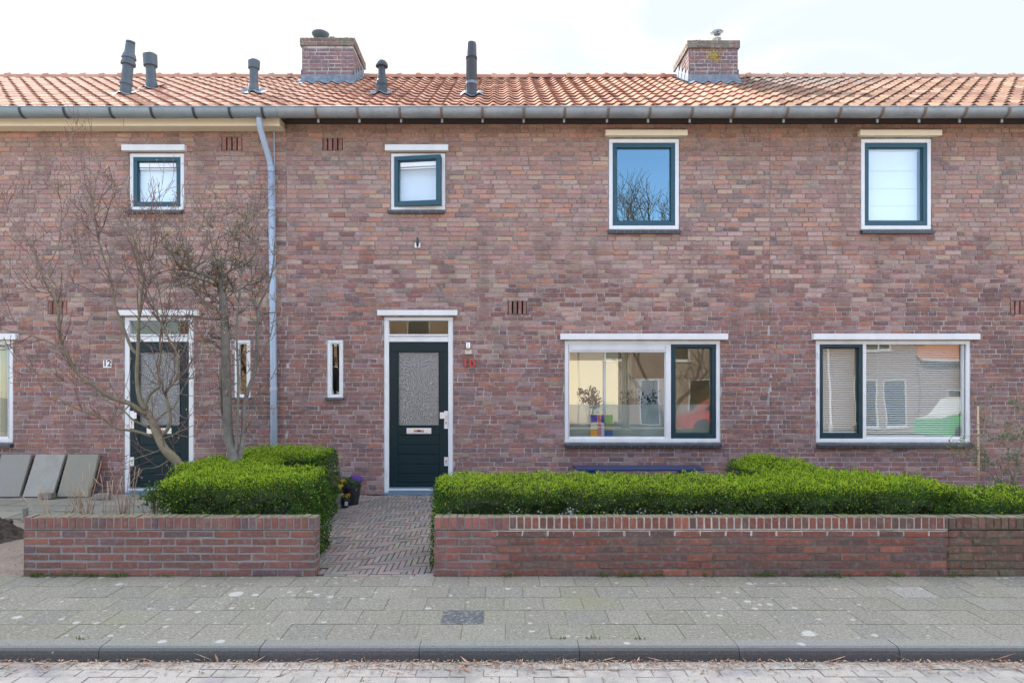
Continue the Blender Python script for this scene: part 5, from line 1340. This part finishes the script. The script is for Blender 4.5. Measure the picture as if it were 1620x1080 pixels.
t.foliate(30, (.12, .3), .0075, .35, wob=.36, kids=(2, 3), buds=.3, only=[0], tmin=.55)
t.finish('bare_tree', (PX(374, 7.7), 7.7, 0), 'upright bare tree with pale buds and a knotted crown in front of the downpipe')

for pl_ in PLANTS: house_plant(*pl_)
# ------------------------------------------------------------------ dry plants, shrub and stake
r = random.Random(81)
def dry_plant(px, py, n, hgt, spread, label, c=(0.33, 0.25, 0.17)):
    Y = 6.62; b = P(px, py, Y); root = None; mb = MB()
    for k in range(n):
        h = r.uniform(*hgt); lean = r.gauss(0, spread); pts = [Vector((b.x + r.uniform(-.05, .05), Y + r.uniform(-.06, .06), 0.1))]; d = Vector((lean, r.gauss(0, .15), 1)).normalized()
        for i in range(6):
            d = (d + Vector((r.gauss(0, .07) + lean * .05, r.gauss(0, .05), 0))).normalized(); pts.append(pts[-1] + d * h / 6)
        mb.tube(pts, [.0055 - .0005 * i for i in range(7)], 5, jit(c, r, .2))
        for i in range(2, 6):
            if r.random() < .55:
                dd = (d + Vector((r.gauss(0, .7), r.gauss(0, .4), r.uniform(0, .4)))).normalized(); q = pts[i]
                mb.tube([q, q + dd * .05, q + dd * .1 + Vector((0, 0, .02))], [.003, .0025, .0015], 4, jit(c, r, .2))
    return tag(mb.build('dry_stems', M['stem'], smooth=True), label, 'plant', 'dry stems behind the left garden wall')
dry_plant(88, 815, 10, (.45, .68), .35, 'fan of pale dry stems at the left end of the garden wall')
dry_plant(135, 815, 12, (.5, .85), .18, 'dry stems standing in front of the middle leaning slab', (0.30, 0.21, 0.13))
dry_plant(165, 815, 8, (.45, .75), .22, 'thin dry stems in front of the greenish leaning slab', (0.36, 0.28, 0.2))
dry_plant(200, 815, 9, (.45, .85), .16, 'reddish dry stems just left of the white door frame', (0.29, 0.18, 0.12))
dry_plant(232, 816, 6, (.4, .6), .3, 'short dark dry stems beside the hedge corner', (0.2, 0.12, 0.09))
def weed(px, py, Y, rad, n, label, cat='plant', hgt=.08, c=((.06, .12, .03), (.12, .2, .05)), group=None, z0=None):
    rs = np.random.RandomState(int(px * 7 + py)); b = P(px, py, Y)
    p = rs.normal(0, 1, (n, 3)) * np.array([rad, rad * .6, hgt * .4]) + np.array([b.x, Y, max(.02, b.z) if z0 is None else z0])
    t_ = rs.uniform(0, 1, (n, 1)); cc = np.array(c[0]) * (1 - t_) + np.array(c[1]) * t_
    root = thing('leafy_plant', (b.x, Y, 0), label, cat, group); mb = MB(); zb_ = .0
    for k in range(7): mb.tube([(b.x, Y, zb_), (b.x + rs.normal(0, rad * .5), Y + rs.normal(0, rad * .3), z0 - hgt * .2), (b.x + rs.normal(0, rad), Y + rs.normal(0, rad * .5), z0 + hgt * .5)], [.004, .003, .002], 5, (.1, .12, .05))
    mb.build('stem', M['stem'], root)
    leaves_mesh('leaves', p, np.tile([0, -.3, 1.0], (n, 1)), cc, root, rs, (.02, .045), .5)
    return root
weed(246, 792, 6.7, .07, 500, 'low leafy green plant at the left foot of the hedge, above the wall', z0=.56, hgt=.14)
# shrub at right
sh = Tree(83, (0.22, 0.17, 0.11), (0.22, 0.17, 0.12), [(0.2, 0.26, 0.13)])
Ys = 7.2
sh.branch([(1606, 790), (1605, 760), (1612, 720), (1622, 690)], Ys, Ys, .018, .010)
sh.branch([(1600, 790), (1600, 755), (1594, 720), (1600, 690), (1612, 650), (1608, 612)], Ys, 7.3, .009, .003)
sh.branch([(1588, 790), (1582, 770), (1565, 745), (1545, 725), (1520, 716), (1484, 710)], Ys, 7.0, .006, .002)
sh.branch([(1585, 780), (1575, 745), (1560, 715), (1545, 695), (1530, 690), (1512, 698)], Ys, 7.1, .006, .002)
sh.branch([(1586, 780), (1584, 740), (1588, 700), (1580, 660), (1575, 628)], Ys, 7.3, .006, .002)
sh.branch([(1590, 780), (1598, 740), (1603, 700), (1625, 660)], Ys, 7.2, .006, .002)
sh.branch([(1580, 770), (1562, 735), (1556, 690), (1560, 655)], Ys, 7.2, .005, .002)
sh.foliate(42, (.12, .35), .0035, .3, kids=(1, 3), buds=0)
shr = thing('shrub', (PX(1600, Ys), Ys, 0), 'thin shrub with small grey-green leaves rising behind the right hedge', 'shrub')
sh.br.build('branches', M['bark'], shr, smooth=True); sh.tw.build('twigs', [M['twig'], M['bud']], shr)
tips = [Vector(v) for v in sh.tw.v[::9]]; rs = np.random.RandomState(8)
sel = [tips[i] for i in rs.choice(len(tips), min(len(tips), 150), replace=False)]
pp = np.concatenate([np.array(q)[None, :] + rs.normal(0, .018, (9, 3)) for q in sel]); nn_ = np.tile([0, -.4, .8], (len(pp), 1))
tt = rs.uniform(0, 1, (len(pp), 1)); cc = np.array([.075, .115, .06]) * (1 - tt) + np.array([.20, .25, .15]) * tt
leaves_mesh('leaves', pp, nn_, cc, shr, rs, (.018, .034), .5)
mb = MB(); mb.tube([P(1549, 800, 7.0), P(1548, 720, 7.0), P(1547, 642, 7.0)], [.011, .01, .008], 8)
for py in (670, 705, 742): mb.tube([P(1547.5, py + 1.2, 7.0), P(1547.5, py - 1.2, 7.0)], .0125, 8)
tag(mb.build('bamboo_stake', M['bamboo'], smooth=True), 'straight bamboo cane standing in the shrub at right', 'stake')

# ------------------------------------------------------------------ bench under the window
bn = thing('bench', (1.87, 9.45, 0), 'dark blue slatted bench against the wall under the living room window', 'bench')
xa, xb = PX(906, 9.5), PX(1113, 9.5)
for k in range(4):
    mb = MB(); y0 = 9.28 + k * .105; mb.box(xa + .05 - k * .012, xb - .05 + k * .012, y0, y0 + .095, .445, .475); mb.build('slat', M['bench'], bn, bevel=.005)
for xx_ in (xa + .2, xb - .3):
    mb = MB(); mb.box(xx_, xx_ + .12, 9.33, 9.64, 0, .37); mb.box(xx_ - .02, xx_ + .14, 9.30, 9.68, .371, .444); mb.build('leg', M['bench'], bn, bevel=.008)

# ------------------------------------------------------------------ flower pots beside the path
def pot(px, pyb, rad, h, m, label, flowers, n, hgt, tagplate=False, handle=False, seed=1):
    q = random.Random(seed); Y = GY(pyb); x = PX(px, Y); root = thing('flower_pot', (x, Y, 0), label, 'flower pot', 'pots of pansies beside the path')
    mb = MB(); mb.lathe([(rad * .78, 0), (rad * .93, h * .55), (rad, h * .9), (rad * 1.06, h * .9), (rad * 1.06, h), (rad * .98, h), (rad * .95, h * .93), (.0, h * .92)], (x, Y, .004), 24)
    mb.build('pot', m, root, smooth=False)
    rs = np.random.RandomState(seed); a = rs.uniform(0, 6.28, n); rr_ = rad * 1.05 * np.sqrt(rs.uniform(0, 1, n))
    p = np.stack([x + rr_ * np.cos(a), Y + rr_ * np.sin(a), h + rs.uniform(0, hgt, n) * (1 - .5 * rr_ / rad / 1.05)], 1)
    t_ = rs.uniform(0, 1, (n, 1)); c = np.array([.03, .07, .025]) * (1 - t_) + np.array([.09, .16, .05]) * t_
    leaves_mesh('leaves', p, np.tile([0, -.2, 1.0], (n, 1)), c, root, rs, (.02, .04), .5)
    mb = MB()
    for (ang, rr2, zz, col, sz) in flowers:
        cx, cy_, cz = x + rad * rr2 * math.cos(ang), Y + rad * rr2 * math.sin(ang), h + zz
        for k in range(5):
            b = k * 1.2566 + q.uniform(-.2, .2); pc = jit(col, q, .15)
            u = Vector((math.cos(b), -.25, math.sin(b))); v = Vector((-math.sin(b), .0, math.cos(b))); o = Vector((cx, cy_, cz))
            mb.face([o + Vector((0, -.004, 0)), o + u * sz * .7 + v * sz * .45, o + u * sz, o + u * sz * .7 - v * sz * .45], pc)
        mb.blob((cx, cy_ - .006, cz), sz * .22, q, (0.12, 0.04, 0.01))
    mb.build('blossoms', M['petal'], root)
    if tagplate:
        mb = MB(); mb.box(x + .008, x + .048, Y - rad * 1.1, Y - rad * 1.07, h * .35, h * .85, (0.55, 0.6, 0.65)); mb.build('price_tag', M['colour'], root)
    if handle:
        mb = MB(); mb.tube(smooth([(x - .26, Y + .05, h + .165), (x - .2, Y + .05, h + .165), (x - .14, Y + .03, h + .12), (x - .10, Y, h + .05), (x - .09, Y - .02, h)]), .011, 8); mb.build('handle', M['pot'], root, smooth=True)
    return root
Yw, Or, Pu = (0.70, 0.50, 0.03), (0.65, 0.28, 0.02), (0.20, 0.09, 0.42)
q = random.Random(9)
fl = [(q.uniform(3.6, 4.6), .8, .07 + q.uniform(0, .03), Or if q.random() < .5 else Yw, .026) for _ in range(6)] + [(q.uniform(-.6, 1.2), q.uniform(.3, 1.15), q.uniform(.06, .13), Pu, .017) for _ in range(70)]
pot(553, 797, .152, .25, M['pot'], 'large black pot with purple and yellow flowers beside the front path', fl, 700, .13, handle=True, seed=3)
pot(546, 802.5, .055, .105, M['pot'], 'small black pot of orange pansies with a white price tag', [(q.uniform(0, 6.28), q.uniform(.3, 1.1), q.uniform(.03, .07), q.choice([Or, Yw]), .024) for _ in range(7)], 220, .06, tagplate=True, seed=4)
pot(558.5, 798.5, .05, .10, M['pot'], 'small black pot of bright yellow pansies without a tag', [(q.uniform(0, 6.28), q.uniform(.2, 1), q.uniform(.06, .12), Yw, .026) for _ in range(6)], 200, .09, seed=5)
pot(529, 803, .10, .19, M['potgrey'], 'grey clay pot half hidden behind the hedge with pale yellow flowers', [(q.uniform(-.5, .8), q.uniform(.5, 1.1), q.uniform(.05, .12), Yw, .022) for _ in range(6)] + [(0.2, .5, .5, Yw, .03)], 400, .12, seed=6)
mb = MB(); b = P(530, 742, 9.5); mb.tube([(b.x, 9.5, .0), (b.x, 9.5, b.z - .05)], .004, 6, mat=1); mb.lathe([(.01, -.06), (.022, -.04), (.018, -.015), (.008, .02), (.003, .07)], (b.x, 9.5, b.z), 10)
tag(mb.build('garden_ornament', [M['enamel'], M['black']], smooth=True), 'tiny pale pointed garden ornament on a stick over the hedge corner', 'ornament')

# ------------------------------------------------------------------ small litter, weeds, blossom
r = random.Random(91); mb = MB()
for k in range(4600):
    cl = r.choice([-3.4, -2.2, -.9, -.2, .6, 1.5, 2.9, 3.3, -4.4, 4.1]); x = r.gauss(cl, .45) if r.random() < .84 else r.uniform(-5.5, 5.5)
    y = 4.375 - abs(r.gauss(0, .085)) - .004
    if r.random() < .06: y = r.uniform(3.95, 4.35)
    a = r.uniform(0, 6.28); L = r.uniform(.008, .032) if r.random() < .93 else r.uniform(.05, .16); W_ = r.uniform(.002, .007)
    d = Vector((math.cos(a), math.sin(a) * .9, r.uniform(-.1, .35))); s_ = Vector((-math.sin(a), math.cos(a), r.uniform(-.3, .3)))
    o = Vector((x, y, -.076 + r.uniform(0, .014))); c = jit(r.choice([(0.24, 0.13, 0.08), (0.33, 0.22, 0.14), (0.42, 0.31, 0.22), (0.16, 0.09, 0.06), (0.38, 0.22, 0.16)]), r, .2)
    mb.face([o, o + d * L * .5 + s_ * W_, o + d * L, o + d * L * .5 - s_ * W_], c)
tag(mb.build('leaf_litter', M['litter']), 'brown dry leaf scraps and twigs along the road edge of the kerb', 'leaf litter', kind='stuff')
mb = MB()
for k in range(900):
    x, y = (r.uniform(-5.6, -4.2), r.uniform(6.0, 7.9)); a = r.uniform(0, 6.28); L = r.uniform(.006, .03); W_ = r.uniform(.003, .008)
    d = Vector((math.cos(a), math.sin(a), r.uniform(0, .3))); s_ = Vector((-math.sin(a), math.cos(a), r.uniform(-.2, .2))); dd = 2
    o = Vector((x, y, .008 + (.15 * (1 - dd * dd) if dd < 1 else 0))); c = jit(r.choice([(0.2, 0.12, 0.08), (0.4, 0.3, 0.22), (0.06, 0.045, 0.035), (0.1, 0.07, 0.05)]), r, .2)
    mb.face([o, o + d * L * .5 + s_ * W_, o + d * L, o + d * L * .5 - s_ * W_], c)
tag(mb.build('leaf_litter', M['litter']), 'dark crumbs and dry leaf scraps on the soil left of the garden wall', 'leaf litter', kind='stuff')
rs = np.random.RandomState(12); P_ = []
for (a, b, n) in ((48, 75, 200), (75, 130, 160), (130, 160, 120), (165, 205, 150), (240, 275, 60), (795, 810, 60), (945, 960, 70), (975, 1050, 260), (1108, 1130, 60), (1190, 1230, 120), (1270, 1345, 260), (1405, 1430, 90), (1490, 1540, 130), (340, 360, 30), (1200, 1220, 40)):
    for k in range(n // 2): P_.append((PX(rs.uniform(a, b), 5.95), 5.945 - abs(rs.normal(0, .012)), .0 + abs(rs.normal(0, .008))))
for (px, y) in ((937, 4.545), (889, 4.55), (1010, 4.54), (130, 4.54)):
    for k in range(26): P_.append((PX(px, y) + rs.normal(0, .022), y + rs.normal(0, .005), -.012))
P_ = np.array(P_); tt = rs.uniform(0, 1, (len(P_), 1)); cc = np.array([.05, .10, .025]) * (1 - tt) + np.array([.13, .20, .05]) * tt
tag(leaves_mesh('grass_tufts', P_, np.tile([0, -.5, 1.2], (len(P_), 1)), cc, None, rs, (.015, .045), .22), 'little tufts of grass at the foot of the garden walls and kerb', 'grass', kind='stuff')
mb = MB()
for (px, n) in ((805, 10), (822, 4), (852, 4), (900, 26), (1015, 14), (1085, 8), (1100, 5), (1130, 6), (980, 6), (1060, 5), (950, 3)):
    for k in range(n):
        c = P(px + r.gauss(0, 5), 813 - abs(r.gauss(0, 4)), 6.17); o = c + Vector((0, r.uniform(-.03, .02), 0)); sz = r.uniform(.004, .009)
        for j in range(4):
            b = j * 1.57 + r.uniform(-.3, .3); u, v = Vector((math.cos(b), -.2, math.sin(b))), Vector((-math.sin(b), 0, math.cos(b)))
            mb.face([o, o + u * sz * .7 + v * sz * .5, o + u * sz, o + u * sz * .7 - v * sz * .5], (0.75, 0.72, 0.74))
tag(mb.build('white_blossoms', M['petal']), 'tiny white blossoms along the hedge foot above the pale pointed wall', 'flowers', kind='stuff')

# ------------------------------------------------------------------ the other side of the street (seen mirrored in the glass)
pvo = MB(); pvo.box(-40, 40, -12.0, -9.0, -.3, .0, (0.27, 0.27, 0.25)); struct(pvo.build('pavement', M['paver']))
def far_house(x0, x1, eave, ridge, yf, mw, label, wins, door_x):
    root = thing('brick_house', ((x0 + x1) / 2, yf, 0), label, 'house', 'houses across the street mirrored in the windows')
    mb = MB(); YB = yf - 8
    ops = [w_ for w_ in wins] + [(door_x, door_x + 1.0, 0, 2.3)]
    sheet(mb, x0, x1, 0, eave, lambda u, d, z: (u, yf - d, z), 0, ops, lambda u, z: (1, 1, 1), 0, 4, 4)
    for x in (x0, x1): mb.face([(x, yf, 0), (x, YB, 0), (x, YB, eave), (x, (yf + YB) / 2, ridge), (x, yf, eave)])
    mb.face([(x0, YB, 0), (x1, YB, 0), (x1, YB, eave), (x0, YB, eave)])
    mb.build('wall', mw, root)
    mb = MB(); ym = (yf + YB) / 2
    mb.face([(x0 - .1, yf + .35, eave - .1), (x1 + .1, yf + .35, eave - .1), (x1 + .1, ym, ridge + .08), (x0 - .1, ym, ridge + .08)]); mb.face([(x0 - .1, ym, ridge + .08), (x1 + .1, ym, ridge + .08), (x1 + .1, YB - .3, eave - .1), (x0 - .1, YB - .3, eave - .1)])
    mb.build('roof', M['farroof'], root)
    mb = MB(); mb.tube([(x0, yf + .3, eave - .08), (x1, yf + .3, eave - .08)], .07, 8); mb.build('gutter', M['white'], root)
    for (a, b, c, e) in wins:
        mb = MB(); mb.ring(a, b, c, e, .07, .07, .07, .07, yf - .08, yf - .01)
        if b - a > 1.3: mb.box((a + b) / 2 - .04, (a + b) / 2 + .04, yf - .08, yf - .012, c + .07, e - .07)
        wv = mb.build('window', M['white'], root)
        mb = MB(); mb.face([(a + .05, yf - .05, c + .05), (b - .05, yf - .05, c + .05), (b - .05, yf - .05, e - .05), (a + .05, yf - .05, e - .05)]); mb.build('pane', M['carglass'], wv)
        mb = MB(); mb.box(a - .05, b + .05, yf, yf + .06, c - .08, c); mb.build('sill', M['white'], wv)
    mb = MB(); mb.box(door_x + .06, door_x + .94, yf - .08, yf - .04, .03, 2.24, mat=0); mb.ring(door_x, door_x + 1, 0, 2.3, .06, .06, .03, .06, yf - .1, yf - .01, mat=1); mb.build('door', [M['teal'], M['white']], root)
    return root
W2 = lambda a, z0=.8, z1=2.2, w_=1.8: (a, a + w_, z0, z1)
far_house(-16, -6, 5.0, 7.6, -14, M['farA'], 'sunlit orange brick house across the street, mirrored leftmost in the glass', [W2(-15), W2(-12, 3.2, 4.5, 1.1), W2(-9.5), W2(-14.5, 3.2, 4.5, 1.1), W2(-8.5, 3.2, 4.5, 1.1)], -11)
far_house(-5.9, 3.9, 5.0, 7.6, -14, M['farA'], 'sunlit orange brick house across the street with four white upstairs windows', [W2(-5), W2(-4.6, 3.2, 4.5, 1.1), W2(-2, 3.2, 4.5, 1.1), W2(.4), W2(.2, 3.2, 4.5, 1.1), W2(2.4, 3.2, 4.5, 1.1)], -1.2)
far_house(4.0, 20.9, 5.7, 8.2, -14, M['farB'], 'sunlit grey-brown brick house across the street mirrored behind the venetian blinds', [W2(9.4, .5, 2.3, 2.2), W2(5.2, 3.2, 4.5, 1.1), W2(8.4, 3.2, 4.5, 1.1), W2(12.5), W2(13.2, 3.6, 4.9, 1.1), W2(18.3, 4.15, 5.1, 1.3), (19.2, 20.3, .3, 2.7), (17.7, 18.9, .3, 2.7)], 7.0)
far_house(21.0, 33, 3.7, 6.8, -14, M['farB'], 'low house across the street with a bright orange roof mirrored in the glass', [W2(22.4), W2(25.5), W2(29)], 27.8)


def car(x, y, label, m1, m2, prof, glass, wheels, wdt, group):
    """side profile extruded across its width with rounded edges"""
    root = thing('parked_car', (x, y, -.1), label, 'car', group); z0 = -.1
    mb = MB(); n = len(prof)
    for i in range(n):
        (xa, za), (xb, zb) = prof[i], prof[(i + 1) % n]
        ins = lambda z_: .0 if z_ < .95 else .09
        mb.face([(x + xa, y - wdt / 2 + ins(za), z0 + za), (x + xb, y - wdt / 2 + ins(zb), z0 + zb), (x + xb, y + wdt / 2 - ins(zb), z0 + zb), (x + xa, y + wdt / 2 - ins(za), z0 + za)], mat=1 if min(za, zb) > .88 else 0)
    for sg in (-1, 1):
        pts = [(x + a, y + sg * (wdt / 2 - (.0 if b < .95 else .09)), z0 + b) for a, b in prof]; lo_ = [q for q, (a, b) in zip(pts, prof) if b < 1.32]; hi_ = [q for q, (a, b) in zip(pts, prof) if b > .99]
        mb.face(lo_ if sg < 0 else lo_[::-1]); mb.face([(q[0], q[1] + sg * .003, q[2]) for q in (hi_ if sg < 0 else hi_[::-1])], mat=1)
    mb.build('body', [m1, m2], root)
    for sg in (-1, 1):
        for g_ in glass:
            mb = MB(); mb.face([(x + a, y + sg * (wdt / 2 - (.0 if b < .9 else .085) + .006), z0 + b) for a, b in g_]); mb.build('window', M['carglass'], root)
        for wx in wheels:
            mb = MB(); mb.lathe([(.2, -.1), (.3, -.1), (.32, -.06), (.32, .06), (.3, .1), (.2, .1)], (x + wx, y + sg * (wdt / 2 - .09), z0 + .32), 20, tf=Matrix.Rotation(math.radians(90), 4, 'X')); wh = mb.build('wheel', M['tyre'], root)
            mb = MB(); mb.lathe([(.19, -.104), (.1, -.112), (.0, -.112)] if sg < 0 else [(.0, -.112), (.1, -.112), (.19, -.104)], (x + wx, y + sg * (wdt / 2 - .09), z0 + .32), 14, tf=Matrix.Rotation(math.radians(90 if sg < 0 else -90), 4, 'X')); mb.build('rim', M['alu'], wh)
    return root
van = [(-2.3, .3), (2.3, .3), (2.35, .9), (2.3, 1.3), (2.2, 1.75), (1.9, 1.85), (-.9, 1.85), (-1.2, 1.75), (-1.75, 1.05), (-2.25, .9)]
car(19.6, -7.6, 'green and white van across the street, mirrored in the blinds window', M['cargreen'], M['carwhite'], van, [[(-1.55, 1.05), (-.4, 1.05), (-.4, 1.6), (-1.15, 1.6)]], (-1.5, 1.5), 1.8, 'cars mirrored in the windows')
hatch = [(-2.0, .25), (2.0, .25), (2.05, .7), (1.95, .95), (1.5, 1.4), (1.2, 1.48), (-.3, 1.48), (-.6, 1.4), (-1.2, .98), (-2.0, .8)]
car(9.2, -7.6, 'red hatchback across the street, mirrored in the narrow sash', M['carred'], M['carred'], hatch, [[(-.95, .98), (.3, .98), (.3, 1.38), (-.45, 1.38)], [(.38, .98), (1.6, .98), (1.3, 1.38), (.38, 1.38)]], (-1.25, 1.3), 1.7, 'cars mirrored in the windows')
ot = Tree(95, (0.12, 0.1, 0.075), (0.13, 0.105, 0.08), [(0.3, 0.25, 0.15)])
def rec(p, d, L, rad, lev):
    q = ot.r; pts = [p]
    for i in range(4):
        d = (d + Vector((q.gauss(0, .12), q.gauss(0, .12), q.gauss(.05, .1)))).normalized(); pts.append(pts[-1] + d * L / 4)
    (ot.tr if lev == 0 else ot.br if lev < 3 else ot.tw).tube(pts, [rad * (1 - .12 * i) for i in range(5)], 7 if lev < 2 else 4, ot.c1)
    if lev < 6:
        for k in range(3 if lev < 3 else 4 if lev < 5 else 3):
            sd = Vector((q.gauss(0, 1), q.gauss(0, 1), q.gauss(.2, .5))).normalized()
            rec(pts[-1 - (k % 2)], (d * .9 + sd * .75).normalized(), L * q.uniform(.62, .82), rad * .6, lev + 1)
rec(Vector((5.6, -10.2, -.1)), Vector((0, 0, 1)), 4.1, .18, 0)
root = thing('bare_tree', (5.4, -10.2, 0), 'tall bare tree across the street, mirrored in the upstairs window glass', 'tree')
ot.tr.build('trunk', M['bark'], root, smooth=True); ot.br.build('branches', M['bark'], root, smooth=True); ot.tw.build('twigs', M['twig'], root)

mb = MB(); mb.lathe([(.09, 0), (.08, .5), (.05, .55), (.04, 4.6), (.03, 4.7)], (14.2, -9.3, 0), 12); lp = mb.build('street_lamp', M['white'], smooth=True)
tag(lp, 'slender pale street lamp across the street, mirrored in the narrow sash at right', 'street lamp')
mb = MB(); mb.tube([(14.2, -9.3, 4.68), (14.2, -8.9, 4.8), (14.2, -8.4, 4.8)], .03, 8); mb.build('arm', M['white'], lp)
mb = MB(); mb.box(14.1, 14.3, -8.75, -8.2, 4.7, 4.79); mb.build('lamp_head', M['ventpvc'], lp, bevel=.02)
rs = np.random.RandomState(33)
for (x, hh, lab, c0, c1) in ((10.2, 1.9, 'brown bare-leaved shrub across the street mirrored in the narrow living room sash', (.14, .085, .04), (.26, .17, .08)), (2.4, 1.5, 'rusty flowering shrub across the street mirrored low in the living room glass', (.2, .09, .05), (.34, .2, .1)), (5.0, 1.2, 'low green shrub across the street mirrored in the living room glass', (.03, .06, .02), (.08, .13, .04))):
    n = 5200; p = rs.normal(0, 1, (n, 3)); p /= np.linalg.norm(p, axis=1, keepdims=True); rr_ = rs.uniform(.5, 1, (n, 1)) ** .5 * (1 + .25 * vnoise(p, 3.5, int(hh * 10)))[:, None]
    pos = p * rr_ * np.array([.75, .55, hh / 2]) + np.array([x, -12.6, hh / 2]); tt = rs.uniform(0, 1, (n, 1))
    root = thing('shrub', (x, -12.6, 0), lab, 'shrub', 'shrubs mirrored in the windows')
    leaves_mesh('leaves', pos, p, np.array(c0) * (1 - tt) + np.array(c1) * tt, root, rs, (.04, .09), .35)
    mb = MB()
    for k in range(12): mb.tube([(x, -12.6, 0), (x + rs.normal(0, .2), -12.6 + rs.normal(0, .15), hh * .5), (x + rs.normal(0, .4), -12.6 + rs.normal(0, .3), hh * .95)], [.02, .012, .005], 5, (.12, .09, .06))
    mb.build('stem', M['bark'], root)
